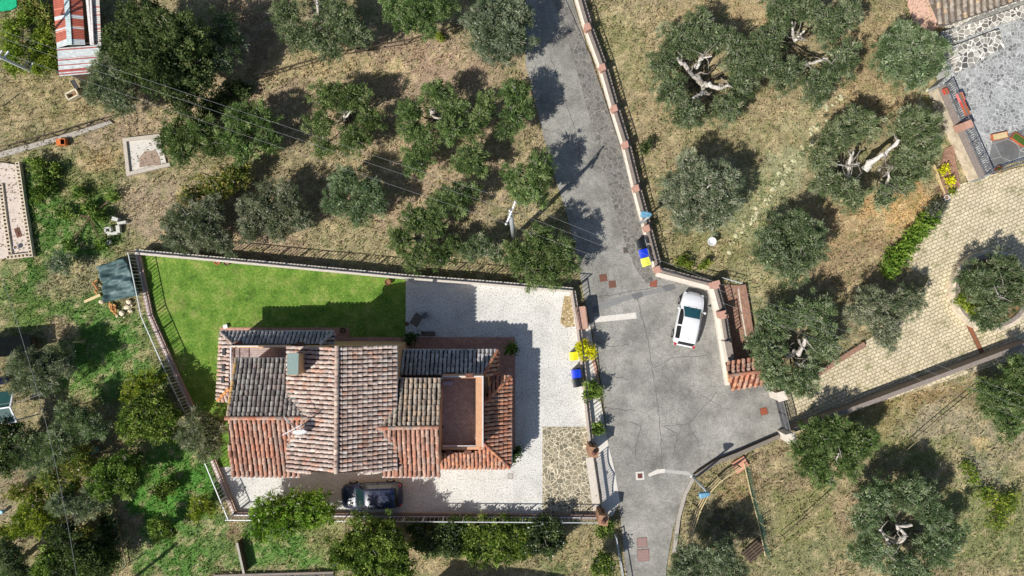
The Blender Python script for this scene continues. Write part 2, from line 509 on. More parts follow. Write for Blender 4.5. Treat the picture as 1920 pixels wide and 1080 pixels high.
    M['clear_lamp'] = paint("clear_lamp", (0.75, 0.78, 0.8), 0.12)
    M['trim'] = simple("black_trim", (0.02, 0.02, 0.02), 0.5, 6, 0.2, spec=0.4)
mk()
# ------------------------------------------------------------------ the ground and everything laid on it
ROAD = [(985, -40), (985, 120), (1003, 190), (1020, 260), (1040, 330), (1062, 400), (1080, 470), (1090, 530), (1098, 570), (1110, 620),
        (1125, 700), (1140, 830), (1152, 900), (1162, 960), (1170, 1030), (1177, 1130), (1246, 1130), (1250, 1060), (1262, 990), (1280, 935),
        (1298, 895), (1340, 868), (1400, 845), (1455, 822), (1486, 803), (1465, 745), (1440, 722), (1425, 716), (1370, 720), (1338, 545), (1235, 520),
        (1195, 410), (1150, 250), (1110, 120), (1062, -40)]
WALK = [(1048, 25), (1075, 110), (1100, 200), (1126, 300), (1149, 380), (1172, 455), (1192, 505), (1212, 532), (1236, 522),
        (1222, 480), (1203, 410), (1180, 330), (1157, 258), (1131, 180), (1106, 104), (1080, 45), (1060, 0), (1045, -40), (1022, -40)]
YARD = [(257, 474), (420, 489), (760, 521), (1070, 546), (1085, 620), (1110, 850), (1126, 968), (650, 966), (440, 964), (397, 862), (366, 775), (332, 715), (278, 590)]
LAWN = [(262, 478), (420, 492), (761, 524), (760, 640), (440, 640), (432, 800), (434, 875), (404, 876), (397, 862), (368, 775), (334, 715), (280, 590)]
FLAG = [(1017, 800), (1104, 800), (1111, 850), (1125, 966), (1017, 966)]
COTTO = [(412, 614), (655, 614), (655, 632), (966, 632), (966, 838), (940, 870), (900, 860), (860, 660), (420, 660)]
STRIP = [(1088, 610), (1106, 605), (1122, 720), (1137, 820), (1152, 880), (1162, 940), (1150, 966), (1128, 972), (1112, 850)]
COBBLE = [(1462, 748), (1500, 727), (1545, 690), (1620, 642), (1680, 600), (1722, 560), (1742, 520), (1700, 500), (1690, 470), (1735, 430), (1772, 372), (1800, 345), (1850, 330), (1960, 300),
          (1990, 640), (1920, 668), (1640, 757), (1490, 812)]
PAD = [(1372, 868), (1394, 855), (1404, 873), (1382, 888)]
ALL_HARD = [ROAD, WALK, YARD, STRIP, COBBLE]

# colour of the bare land: soft patches of dry grass, green grass and earth (as they lie on the land)
TAN, STRAW, GREY = S(168, 146, 116), S(196, 170, 120), S(176, 162, 140)
GRN, GRN2, DRYG = S(86, 128, 46), S(112, 138, 68), S(158, 146, 104)
OCH, BROWN, OLV = S(192, 158, 102), S(134, 112, 84), S(140, 138, 92)
BLOBS = [  # x, y, rx, ry, colour, weight
    (650, 150, 480, 130, TAN, .95), (760, 120, 160, 60, S(178, 150, 122), .9), (748, 125, 22, 18, S(216, 190, 140), .9), (600, 420, 330, 110, TAN, .9),
    (690, 460, 130, 55, S(166, 154, 112), .9), (560, 130, 200, 40, S(186, 168, 116), .6), (820, 300, 200, 130, S(180, 156, 124), .7),
    (90, 190, 130, 70, S(160, 144, 100), .9), (60, 60, 70, 90, S(96, 108, 52), .9), (130, 30, 80, 60, OLV, .6), (250, 235, 110, 30, S(170, 148, 118), .9), (470, 40, 60, 120, S(156, 130, 104), .8),
    (130, 410, 125, 145, GRN, .95), (170, 325, 70, 50, S(150, 138, 90), .55), (200, 420, 50, 60, GRN2, .5), (75, 340, 30, 40, S(84, 126, 46), .8), (285, 400, 75, 70, S(172, 152, 122), .85), (190, 290, 60, 30, S(184, 158, 110), .8),
    (70, 560, 120, 90, GRN2, .8), (60, 520, 60, 30, GRN, .7), (150, 520, 70, 50, S(160, 148, 112), .7), (60, 580, 60, 40, S(98, 130, 52), .8), (200, 640, 120, 80, S(92, 138, 50), .95), (105, 620, 40, 25, S(170, 150, 118), .9),
    (285, 650, 30, 60, S(140, 140, 90), .6), (200, 720, 130, 50, S(96, 138, 54), .9), (150, 770, 70, 40, S(150, 134, 100), .7), (80, 880, 140, 110, S(150, 134, 104), .8), (40, 980, 70, 60, S(168, 152, 120), .8),
    (330, 930, 110, 130, S(84, 142, 42), 1.0), (390, 1030, 90, 60, S(112, 140, 70), .9), (250, 985, 14, 80, S(172, 152, 122), .95), (310, 1040, 80, 50, S(92, 140, 52), .9), (440, 1000, 18, 40, S(170, 146, 110), .9), (535, 1025, 105, 55, S(100, 144, 56), .95), (610, 1000, 40, 60, S(140, 144, 84), .7),
    (840, 1060, 90, 25, S(172, 154, 112), .95), (1060, 1020, 60, 40, S(164, 150, 104), .95), (950, 1000, 120, 40, S(100, 120, 50), .8), (1060, 1060, 50, 15, S(120, 130, 76), .8), (1215, 1060, 20, 60, OLV, .5),
    (1250, 150, 330, 190, S(168, 150, 110), .95), (1150, 60, 60, 60, S(154, 148, 96), .7), (1350, 30, 120, 40, S(184, 160, 112), .7), (1180, 130, 50, 50, S(150, 146, 94), .6), (1400, 260, 160, 70, S(160, 148, 104), .8),
    (1420, 420, 60, 120, S(150, 154, 106), .8), (1520, 220, 40, 50, S(178, 168, 124), .7), (1480, 330, 40, 60, S(164, 166, 122), .7), (1640, 190, 110, 50, S(172, 148, 106), .9), (1620, 430, 150, 70, S(178, 150, 104), .95), (1690, 385, 90, 50, S(206, 168, 106), .95),
    (1590, 500, 110, 60, S(166, 142, 104), .9), (1330, 470, 90, 40, S(150, 142, 92), .8), (1450, 540, 90, 60, S(166, 158, 112), .9), (1400, 620, 40, 80, S(160, 156, 108), .7), (1620, 100, 70, 90, S(172, 150, 108), .8),
    (1745, 235, 22, 75, S(164, 172, 134), .85),
    (1550, 690, 70, 30, S(122, 128, 72), .7), (1700, 740, 150, 40, S(160, 136, 90), .9), (1650, 790, 80, 40, S(150, 138, 80), .7), (1820, 810, 130, 60, S(164, 152, 120), .9), (1845, 835, 26, 14, S(214, 186, 132), .9),
    (1700, 850, 90, 30, S(134, 138, 74), .7), (1860, 960, 100, 120, S(134, 138, 84), .9), (1840, 890, 60, 40, S(150, 146, 118), .7), (1440, 910, 80, 50, S(158, 138, 104), .85), (1380, 920, 60, 40, S(160, 136, 94), .95), (1500, 960, 90, 60, S(146, 142, 88), .8),
    (1600, 960, 40, 40, S(168, 146, 112), .8), (1500, 1040, 100, 40, S(140, 140, 92), .8), (1360, 1000, 60, 50, S(84, 72, 54), .6), (1850, 570, 60, 50, S(140, 120, 80), .9), (1775, 330, 12, 40, S(120, 92, 74), .95),
]
def zone_rgb(px, py):
    base = np.array(S(156, 144, 104))
    c = np.ones(px.shape + (3,)) * base
    wx = (fbm(px / 60, py / 60, 3) - .5) * 90; wy = (fbm(px / 60, py / 60, 9) - .5) * 90
    wx = wx + (fbm(px / 14, py / 14, 31) - .5) * 34; wy = wy + (fbm(px / 14, py / 14, 47) - .5) * 34
    for (x, y, rx, ry, col, w) in BLOBS:
        k = min(1.0, max(rx, ry) / 70)
        d = np.sqrt(((px + wx * k - x) / rx) ** 2 + ((py + wy * k - y) / ry) ** 2)
        m = np.clip((1.15 - d) / 0.5, 0, 1) * w
        m = m * m * (3 - 2 * m)
        c = c * (1 - m[..., None]) + np.array(col) * m[..., None]
    lum = c.mean(-1, keepdims=True); c = lum + (c - lum) * .84; c = c * np.array([.98, .975, .96])
    # scattered green and dry speckles
    s = fbm(px / 9, py / 9, 77); m = np.clip((s - .56) / .12, 0, 1) * .45
    c = c * (1 - m[..., None]) + np.array(S(108, 122, 66)) * m[..., None]
    s = fbm(px / 11, py / 11, 99); m = np.clip((s - .58) / .1, 0, 1) * .5
    c = c * (1 - m[..., None]) + np.array(S(206, 186, 146)) * m[..., None]
    return c

def ground_sheet():
    inx = np.arange(-44, 44.01, 0.22); iny = np.arange(-27, 27.01, 0.22)
    xs = np.concatenate([[-2500, -800, -300, -140, -80, -58, -50], inx, [50, 58, 80, 140, 300, 800, 2500]])
    ys = np.concatenate([[-2500, -800, -300, -140, -80, -50, -36, -30], iny, [30, 36, 50, 80, 140, 300, 800, 2500]])
    X, Y = np.meshgrid(xs, ys)
    px = X * PPM + 960; py = 540 - Y * PPM
    Z = -0.02 - 0.16 * fbm(X * .9, Y * .9, 5, 4) - 0.05 * fbm(X * 3, Y * 3, 6, 2)
    hard = np.zeros(X.shape, bool)
    for poly in ALL_HARD: hard |= inside(px, py, poly)
    Z = np.where(hard, -0.05, Z)
    ny, nx = X.shape
    idx = np.arange(nx * ny).reshape(ny, nx)
    Fq = np.stack([idx[:-1, :-1], idx[:-1, 1:], idx[1:, 1:], idx[1:, :-1]], -1).reshape(-1, 4)
    me = bpy.data.meshes.new("ground")
    n = len(Fq)
    me.vertices.add(nx * ny); me.loops.add(n * 4); me.polygons.add(n)
    me.vertices.foreach_set("co", np.stack([X, Y, Z], -1).astype(np.float32).ravel())
    me.loops.foreach_set("vertex_index", Fq.astype(np.int32).ravel())
    me.polygons.foreach_set("loop_start", np.arange(0, n * 4, 4, dtype=np.int32))
    me.polygons.foreach_set("loop_total", np.full(n, 4, dtype=np.int32))
    me.polygons.foreach_set("use_smooth", np.ones(n, bool))
    at = me.attributes.new("Zone", 'FLOAT_COLOR', 'POINT')
    c = zone_rgb(px, py)
    at.data.foreach_set("color", np.concatenate([c, np.ones(c.shape[:2] + (1,))], -1).astype(np.float32).ravel())
    me.materials.append(M['ground']); me.update(calc_edges=True)
    o = bpy.data.objects.new("ground", me); COL.objects.link(o)
    tag(o, kind='structure')
ground_sheet()

def sheet(name, poly, z, mat, t=0.12, kind='structure'):
    mb = MB(); mb.prism(PX(poly), z - t, z)
    return tag(mb.build(name, mat), kind=kind)
sheet('road', ROAD, 0.006, M['asphalt'])
sheet('pavement', WALK, 0.09, M['sidewalk'], 0.2)
sheet('yard_paving', YARD, 0.012, M['gravel'])
sheet('lawn', LAWN, 0.024, M['lawn'])
sheet('flagstone_paving', FLAG, 0.022, M['flag'])
sheet('terracotta_path', COTTO, 0.036, M['cotto'])
sheet('concrete_apron', STRIP, 0.016, M['concrete'])
sheet('driveway', COBBLE, 0.014, M['cobble'])
# asphalt repairs and seams
sheet('road_patch', [(1107, 572), (1150, 560), (1266, 533), (1267, 541), (1180, 562), (1112, 587)], 0.011, simple("mended_asphalt", S(134, 134, 132), 0.9, 9, 0.3), 0.01)
sheet('road_patch', [(1183, 552), (1203, 547), (1206, 556), (1190, 562)], 0.016, M['patch'], 0.01)
sheet('road_patch', [(1240, 538), (1262, 533), (1268, 541), (1250, 547)], 0.016, M['patch'], 0.01)
sheet('road_patch', [(1111, 575), (1124, 572), (1122, 584), (1112, 588)], 0.016, M['patch'], 0.01)
sheet('road_patch', [(1115, 594), (1192, 586), (1194, 597), (1113, 605)], 0.016, M['concrete'], 0.01)
sheet('road_patch', [(1215, 889), (1232, 880), (1247, 879), (1247, 886), (1234, 888), (1217, 894)], 0.016, M['concrete'], 0.01)
sheet('concrete_strip', [(-20, 290), (60, 268), (140, 246), (205, 226), (212, 231), (140, 256), (60, 279), (-20, 302)], .03, M['concrete_old'], .2)
sheet('road_patch', [(1247, 880), (1290, 884), (1300, 892), (1248, 886)], 0.013, simple("mended_asphalt_pale", S(178, 176, 170), 0.9, 9, 0.25), 0.01)
def seam(pts, w=0.035):
    mb = MB()
    rs = random.Random(int(pts[0][0]))
    out = []
    for i in range(len(pts) - 1):
        n = max(2, int(math.dist(pts[i], pts[i + 1]) / 7))
        for k in range(n):
            t = k / n
            out.append((pts[i][0] * (1 - t) + pts[i + 1][0] * t + rs.uniform(-1.5, 1.5), pts[i][1] * (1 - t) + pts[i + 1][1] * t + rs.uniform(-1.5, 1.5)))
    out.append(pts[-1])
    mb.ribbon(PX(out), -w / 2, w / 2, 0.0, 0.0095)
    tag(mb.build('road_seam', M['seam']), kind='structure')
for s_ in ([(1195, 560), (1215, 640), (1228, 720), (1236, 790), (1242, 880)], [(1228, 690), (1260, 672), (1325, 666)], [(1242, 800), (1290, 795), (1345, 735)], [(1290, 795), (1310, 830)],
           [(1130, 700), (1180, 712)], [(1135, 765), (1190, 770)], [(1030, 100), (1080, 250), (1095, 330)], [(1105, 640), (1150, 650), (1180, 645)], [(1180, 790), (1200, 800), (1190, 860)], [(1310, 740), (1350, 760)], [(1095, 560), (1190, 545), (1266, 533)], [(1245, 800), (1270, 812), (1262, 860)]):
    seam(s_)
# gravel gaps: the bare patch of pebbles in the yard corner
sheet('pebble_bed', [(1058, 555), (1070, 556), (1078, 612), (1060, 614), (1050, 605)], 0.02, stones("pebbles", 6, [S(120, 105, 80), S(190, 170, 130), S(215, 200, 165)], S(150, 130, 95), 0.1), 0.03)

# ------------------------------------------------------------------ wild grass: tufts over the open land
EXCL = [[(x, y) for (x, y) in q] for q in ALL_HARD]
def grass(name, n, seed, hmin, hmax, w, fn=None, mult=1.0):
    r = np.random.default_rng(seed)
    x = r.uniform(-40, 40, n); y = r.uniform(-23, 23, n)
    px = x * PPM + 960; py = 540 - y * PPM
    keep = fbm(px / 30, py / 30, seed + 5) + r.uniform(-.25, .25, n) > .42
    for q in EXCL: keep &= ~inside(px, py, q)
    if fn is not None: keep &= fn(px, py)
    x, y, px, py = x[keep], y[keep], px[keep], py[keep]
    n = len(x)
    c = zone_rgb(px, py) * mult
    c = c * r.uniform(.7, 1.5, (n, 1)) * (1 + r.normal(0, .06, (n, 3)))
    a = r.uniform(0, 2 * np.pi, n); hgt = r.uniform(hmin, hmax, n); lean = r.uniform(.3, 1.1, n) * hgt * 1.6
    b = r.uniform(0, 2 * np.pi, n)
    p0 = np.stack([x, y, np.full(n, -.1)], -1)
    tip = p0 + np.stack([np.cos(a) * lean, np.sin(a) * lean, hgt + .05], -1)
    s = np.stack([np.cos(b), np.sin(b), np.zeros(n)], -1) * (w * r.uniform(.6, 1.4, (n, 1)))
    midp = (p0 * .45 + tip * .55) + np.array([0, 0, .04])
    V = np.stack([p0 - s * .6, midp + s, tip, midp - s], 1)
    o = quads_obj(name, V, np.clip(c, 0, .9), M['grass'])
    tag(o, kind='stuff')
grass('dry_grass', 170000, 11, .06, .24, .038, None, 1.0)
GREENA = [(0, 290, 240, 560), (0, 560, 330, 760), (240, 860, 640, 1080), (0, 0, 110, 160)]
grass('green_grass', 90000, 23, .08, .22, .04, lambda px, py: np.any([(px > a) & (px < c) & (py > b) & (py < d) for (a, b, c, d) in GREENA], 0), 1.0)
# ------------------------------------------------------------------ the tiled house
R = random.Random(5)
def pal(*cs, sat=.8):
    out = []
    for q in cs:
        m = sum(q) / 3; out.append(S(*[m + (v - m) * sat for v in q]))
    return out
PAL_MAIN = pal((218, 194, 176), (206, 174, 156), (196, 162, 144), (210, 182, 164), (182, 150, 134), (206, 196, 184), (222, 200, 186), (218, 154, 120), (172, 144, 130), (204, 184, 170), sat=.78)
PAL_GREY = pal((166, 158, 146), (140, 132, 124), (184, 176, 164), (128, 116, 110), (164, 144, 134), (156, 154, 146), (112, 104, 100))
PAL_TAN = pal((182, 168, 148), (194, 182, 160), (166, 150, 132), (184, 160, 136), (156, 136, 120), (200, 166, 130))
PAL_SOUTH = pal((198, 142, 116), (206, 126, 92), (186, 152, 132), (170, 118, 94), (208, 164, 138), (192, 134, 108), (176, 154, 138), (202, 136, 104))
PAL_ORANGE = pal((216, 136, 96), (202, 120, 88), (210, 162, 130), (168, 120, 100), (224, 150, 104), (188, 150, 130))
PAL_OLD = pal((184, 178, 176), (198, 190, 186), (156, 148, 146), (170, 164, 162), (190, 184, 180))

def clipv(poly, u):
    vs = []
    n = len(poly)
    for i in range(n):
        (u0, v0), (u1, v1) = poly[i], poly[(i + 1) % n]
        if (u0 - u) * (u1 - u) <= 0 and abs(u1 - u0) > 1e-9:
            vs.append(v0 + (v1 - v0) * (u - u0) / (u1 - u0))
    return (min(vs), max(vs)) if len(vs) >= 2 else None

def tiles(mb, poly, down, pal_, pitch=0.28, course=0.36, thick=0.14, seed=1, rad=0.118, channel=None, over=0.05):
    """a slope of curved clay tiles: bed slab, then one half-round tile after another"""
    rs = random.Random(seed)
    avg = tuple(sum(q[i] for q in pal_) / len(pal_) for i in range(3))
    poly = [Vector(p) for p in poly]
    c0 = sum(poly, Vector()) / len(poly)
    n = Vector()
    for i in range(len(poly)):
        n += (poly[i] - c0).cross(poly[(i + 1) % len(poly)] - c0)
    n.normalize()
    if n.z < 0: n = -n
    d = Vector((down[0], down[1], 0)); d = (d - n * d.dot(n)).normalized()
    u = n.cross(d).normalized()
    P2 = [((p - c0).dot(u), (p - c0).dot(d)) for p in poly]
    mb.slab([p - Vector((0, 0, 0.03)) for p in poly], thick, channel or S(70, 54, 47))
    us = [p[0] for p in P2]
    k0 = min(us) + pitch * 0.5
    ncol = max(1, int(round((max(us) - min(us)) / pitch)))
    pt = (max(us) - min(us)) / ncol
    for i in range(ncol):
        uc = min(us) + pt * (i + .5)
        seg = clipv(P2, uc)
        if not seg or seg[1] - seg[0] < 0.08: continue
        # channel tile pieces between columns
        v = seg[1] + over
        off = rs.uniform(-.06, .06)
        colbias = rs.uniform(.92, 1.08)
        while v > seg[0] + 0.04:
            vt = max(v - course - 0.05, seg[0])
            uu = uc + rs.uniform(-.02, .02); sk = rs.uniform(-.018, .018)
            rb = rad * rs.uniform(.97, 1.05); rt = rb * 0.84
            col = rs.choice(pal_); k = rs.uniform(.9, 1.1) * colbias
            col = tuple(x * .62 + y * .38 for x, y in zip(col, avg))
            if rs.random() < .05: k *= .7
            col = tuple(min(.85, x * k) for x in col)
            vs = []
            for (vv, r_, z_) in ((v + off * 0, rb, 0.045), (vt, rt, 0.008)):
                for a in range(6):
                    t = math.pi * a / 5
                    vs.append(c0 + u * (uu + (sk if vv == vt else -sk) + math.cos(t) * r_) + d * vv + n * (math.sin(t) * r_ * .92 + z_))
            fs = [(a, a + 1, a + 7, a + 6) for a in range(5)] + [(5, 4, 3, 2, 1, 0)]
            mb.add(vs, fs, col)
            v -= course
    return n

def ridge(mb, a, b, pal_, r=0.13, seg=0.38, seed=3):
    rs = random.Random(seed)
    a, b = Vector(a), Vector(b); L = (b - a).length; n = max(1, int(L / seg)); d = (b - a) / n
    dn = d.normalized(); u = Vector((0, 0, 1)).cross(dn).normalized(); up = dn.cross(u)
    if up.z < 0: up = -up
    for i in range(n):
        col = rs.choice(pal_); k = rs.uniform(.85, 1.15); col = tuple(min(.85, x * k) for x in col)
        vs = []
        for (p, rr, z_) in ((a + d * i - dn * .03, r * 1.04, .03), (a + d * (i + 1), r * .9, .0)):
            for q in range(7):
                t = math.pi * q / 6
                vs.append(p + u * (math.cos(t) * rr) + up * (math.sin(t) * rr + z_))
        mb.add(vs, [(q, q + 1, q + 8, q + 7) for q in range(6)] + [(6, 5, 4, 3, 2, 1, 0)], col)

house = thing('tiled_house', 'large country house with several weathered clay tile roofs and terraces in the white paved yard', 'house', P(690, 770))

def roof(polys, pal_, down, seed, name='roof', label=None, **kw):
    mb = MB()
    for i, q in enumerate(polys): tiles(mb, PX(q), down, pal_, seed=seed + i, **kw)
    o = mb.build(name, M['tile'], house)
    if label: o['label'] = label
    return o
# main block
r_main = roof([[(632, 650, 8.3), (540, 650, 7.0), (540, 885, 7.0), (630, 887, 8.3)]], PAL_MAIN, (-1, 0), 10, label='pale pink main roof slope', course=0.32)
roof([[(632, 650, 8.3), (742, 650, 6.75), (742, 882, 6.75), (630, 887, 8.3)]], PAL_MAIN, (1, 0), 20, course=0.32)
mb = MB(); ridge(mb, P(632, 649, 8.38), P(630, 888, 8.38), pal((190, 160, 142), (176, 148, 132), (206, 180, 160)), 0.15)
mb.build('ridge_cap', M['tile'], r_main)
# west wing
WR, WE = (426, 784, 7.5), (580, 784, 7.57)
r_wn = roof([[WR, WE, (543, 737, 6.98), (543, 673, 6.2), (443, 673, 6.2)]], PAL_GREY, (0, 1), 30, label='grey lichen covered north slope', channel=S(60, 52, 48), pitch=.30, rad=.122)
r_ws = roof([[WR, WE, (540, 836, 6.98), (538, 892, 6.2), (434, 892, 6.2)], [(540, 878, 6.4), (565, 878, 6.4), (563, 892, 6.2), (538, 892, 6.2)]], PAL_SOUTH, (0, -1), 40, pitch=.31, rad=.13, course=.5)
mb = MB(); ridge(mb, P(423, 784, 7.56), P(578, 784, 7.62), PAL_SOUTH, 0.13, seed=9)
mb.build('ridge_cap', M['tile'], r_ws)
mb = MB(); ridge(mb, P(443, 672, 6.26), P(427, 783, 7.54), pal((196, 150, 96), (170, 150, 120), (206, 160, 90)), 0.12, seed=12)
mb.build('verge_tile', M['tile'], r_wn)
# east wing
ER, EE = (708, 803, 7.2), (823, 801, 7.2)
roof([[ER, EE, (829, 711, 6.1), (748, 711, 6.1), (743, 766, 6.75)]], PAL_TAN, (0, 1), 50, channel=S(60, 50, 46), pitch=.31, rad=.122, label='tan weathered slope of the right wing')
r_es = roof([[ER, EE, (824, 892, 6.1), (742, 892, 6.1), (742, 841, 6.72)], [(717, 878, 6.25), (743, 878, 6.25), (743, 892, 6.1), (717, 892, 6.1)]], PAL_SOUTH, (0, -1), 60, pitch=.31, rad=.13, course=.5)
mb = MB(); ridge(mb, P(706, 803, 7.26), P(823, 801, 7.26), PAL_SOUTH, 0.13, seed=19)
mb.build('ridge_cap', M['tile'], r_es)
# valley flashings
for a, b in (((540, 838, 7.06), (578, 790, 7.6)), ((744, 764, 6.82), (712, 800, 7.22)), ((744, 843, 6.8), (712, 807, 7.22)), ((543, 735, 7.06), (577, 780, 7.6))):
    mb = MB(); mb.beam(P(*a), P(*b), 0.2, 0.03); mb.build('valley_flashing', M['copper'], house)
# porch roofs on the lower floor
roof([[(436, 646, 3.75), (600, 646, 3.75), (626, 623, 2.9), (414, 623, 2.9)]], PAL_OLD, (0, 1), 70, channel=S(56, 48, 46), pitch=.29, label='dark porch roof in the house shade', name='porch_roof')
mb = MB()
tiles(mb, PX([(600, 647, 3.72), (625, 647, 3.0), (626, 623, 2.9)]), (1, 0.0), PAL_OLD, seed=77)
ridge(mb, P(600, 646, 3.8), P(625, 623, 2.98), PAL_OLD, .12)
mb.build('porch_roof', M['tile'], house)
mb = MB()
tiles(mb, PX([(436, 646, 3.75), (414, 623, 2.9), (408, 751, 2.9), (430, 728, 3.75)]), (-1, 0), PAL_MAIN, seed=80)
tiles(mb, PX([(430, 728, 3.75), (408, 751, 2.9), (436, 751, 2.9), (442, 728, 3.75)]), (0, -1), PAL_MAIN, seed=83)
ridge(mb, P(436, 645, 3.8), P(414, 623, 2.97), PAL_MAIN, .11)
ridge(mb, P(430, 728, 3.8), P(408, 751, 2.97), pal((230, 150, 80), (220, 140, 80)), .11)
mb.build('porch_roof', M['tile'], house)
roof([[(746, 658, 2.9), (933, 657, 2.9), (908, 704, 4.0), (746, 704, 4.0)]], PAL_OLD, (0, 1), 90, channel=S(52, 46, 46), pitch=.3, name='porch_roof')
mb = MB()
tiles(mb, PX([(908, 704, 4.0), (933, 657, 2.9), (933, 704, 2.9)]), (1, 0), PAL_ORANGE, seed=95)
ridge(mb, P(907, 703, 4.05), P(933, 657, 2.97), PAL_ORANGE, .11)
mb.build('porch_roof', M['tile'], house)
mb = MB()
tiles(mb, PX([(907, 757, 4.0), (906, 830, 4.0), (956, 877, 2.9), (958, 706, 2.9)]), (1, 0), PAL_ORANGE, seed=100, channel=S(70, 50, 42))
tiles(mb, PX([(907, 757, 4.0), (958, 706, 2.9), (926, 706, 2.9)]), (0, 1), PAL_ORANGE, seed=104)
tiles(mb, PX([(825, 848, 3.58), (890, 847, 3.6), (906, 831, 4.0), (956, 877, 2.9), (825, 877, 2.9)]), (0, -1), PAL_ORANGE, seed=108)
ridge(mb, P(906, 830, 4.06), P(956, 877, 2.97), PAL_ORANGE, .11)
ridge(mb, P(907, 757, 4.06), P(958, 706, 2.97), PAL_ORANGE, .11)
o = mb.build('porch_roof', M['tile'], house); o['label'] = 'orange hipped roof below the right terrace'
# walls
def wallbox(pts, z0, z1, inset=(0, 0)):
    mb = MB(); mb.prism(PX(pts), z0, z1); return mb
mb = MB()
mb.prism([P(548, 655, 7.0), P(736, 655, 6.9), P(736, 878, 6.9), P(548, 878, 7.0)], 0, 6.72)
mb.prism([P(452, 681, 6.2), P(545, 681, 6.2), P(545, 884, 6.2), P(442, 884, 6.2)], 0, 6.05)
mb.prism([P(740, 719, 6.1), P(822, 719, 6.1), P(820, 884, 6.1), P(740, 884, 6.1)], 0, 5.98)
o = mb.build('wall', M['plaster'], house)
# gable infill
mb = MB()
for yy, q in ((653, 0), (880, 1)):
    a, b, c = P(548, yy, 6.7), P(736, yy, 6.6), P(632, yy, 8.1)
    y0 = a.y if q else a.y - .0
    n = Vector((0, 0.12, 0))
    mb.add([a, b, c, a + n, b + n, c + n], [(0, 1, 2), (5, 4, 3), (0, 3, 4, 1), (1, 4, 5, 2), (2, 5, 3, 0)])
for xx, top, ya, yb in ((436, 7.4, 681, 884), (818, 7.05, 719, 884)):
    a, b = P(xx + (6 if xx < 700 else 0), ya, 6.1), P(xx + (6 if xx < 700 else 0), yb, 6.1); c = P(xx + (6 if xx < 700 else 0), (ya + yb) / 2, top - .15)
    n = Vector((0.12, 0, 0))
    mb.add([a, b, c, a + n, b + n, c + n], [(0, 1, 2), (5, 4, 3), (0, 3, 4, 1), (1, 4, 5, 2), (2, 5, 3, 0)])
mb.build('gable_wall', M['plaster'], house)
# terraces
mb = MB(); mb.prism(PX([(437, 649), (545, 649), (545, 690), (437, 690)], 3.6), 0, 3.55); mb.prism(PX([(430, 650), (437, 650), (437, 728), (430, 728)], 3.7), 0, 3.7)
mb.build('terrace', M['cotto_terrace'], house)
mb = MB(); mb.prism(PX([(828, 838), (905, 838), (905, 843), (828, 843)], 3.9), 0, 3.9); mb.build('parapet', M['parapet'], house)
mb = MB(); mb.ribbon(PX([(433, 650), (541, 650)], 4.4), -.08, .08, 3.5, 4.4); mb.build('parapet', M['plaster'], house)
mb = MB(); mb.prism(PX([(826, 704), (892, 704), (892, 838), (826, 838)], 3.2), 0, 3.2)
o = mb.build('terrace', M['cotto_terrace'], house); o['label'] = 'brown tiled roof terrace'
mb = MB(); mb.prism(PX([(892, 704), (905, 704), (905, 838), (892, 838)], 4.9), 0, 4.9)
mb.prism(PX([(829, 704), (892, 704), (892, 709), (829, 709)], 4.9), 0, 4.9)
mb.build('parapet', M['parapet'], house)
mb = MB(); mb.ribbon(PX([(830, 706), (905, 706), (905, 838)], 4.95), -0.03, 0.05, 4.9, 4.96); mb.build('parapet_coping', M['gutter'], house)
mb = MB()
for z in (4.4, 4.9): mb.beam(P(829, 836, z), P(892, 836, z), .05)
for i in range(22):
    x = 829 + 63 * i / 21; mb.beam(P(x, 836, 3.9), P(x, 836, 4.9), .025)
mb.build('railing', M['white_metal'], house)
mb = MB()
for z in (4.1, 4.7):
    mb.beam(P(433, 649, z), P(541, 649, z), .06); mb.beam(P(433, 649, z), P(433, 728, z), .06)
for i in range(30): x = 433 + 108 * i / 29; mb.beam(P(x, 649, 3.7), P(x, 649, 4.7), .025)
for i in range(22): y = 649 + 79 * i / 21; mb.beam(P(433, y, 3.7), P(433, y, 4.7), .025)
mb.build('railing', M['white_metal'], house)
# lower walls
for q, z in (([(440, 640), (622, 640), (622, 660), (440, 660)], 2.85), ([(446, 660), (560, 660), (560, 740), (446, 740)], 2.9), ([(750, 670), (918, 670), (918, 720), (750, 720)], 2.85), ([(830, 715), (944, 715), (944, 862), (830, 862)], 2.83)):
    mb = MB(); mb.prism(PX(q), 0, z); mb.build('lower_wall', M['plaster'], house)
# gutters
for pts, z in (([(744, 650), (744, 880)], 6.62), ([(443, 672), (543, 672)], 6.1), ([(748, 710), (829, 710)], 6.0), ([(958, 704), (959, 878)], 2.8), ([(825, 879), (957, 879)], 2.8), ([(434, 894), (563, 894)], 6.05), ([(717, 894), (824, 894)], 5.95), ([(746, 656), (934, 656)], 2.8), ([(414, 621), (626, 621)], 2.8)):
    mb = MB(); mb.tube([P(x, y, z) for x, y in pts], .065, 6); mb.build('gutter', M['gutter'], house)
# chimney
ch = MB(); ch.prism([P(543, 666, 8.6), P(562, 666, 8.6), P(562, 702, 8.6), P(543, 702, 8.6)], 6.6, 9.12)
cho = ch.build('chimney', M['plaster'], house)
mb = MB(); mb.slab([P(538, 662, 9.2), P(560, 662, 9.3), P(559, 703, 9.3), P(538, 703, 9.2)], .06, (1, 1, 1)); mb.build('chimney_cap', M['copper'], cho)
# skylight frames on lower roofs, flue boxes on porch roofs
for x, y, h in ((447, 644, 3.9), (564, 645, 3.85), (845, 702, 4.05), (880, 704, 5.0), (842, 848, 3.75), (877, 848, 3.8)):
    
    mb = MB(); mb.box(P(x, y, h), (.5, .28, .12)); mb.build('roof_vent', M['rust'], house)
for x, y in ((421, 660), (420, 690), (419, 712)): 
    mb = MB(); mb.box(P(x, y, 3.5), (.22, .45, .25)); mb.build('roof_vent', M['iron'], house)

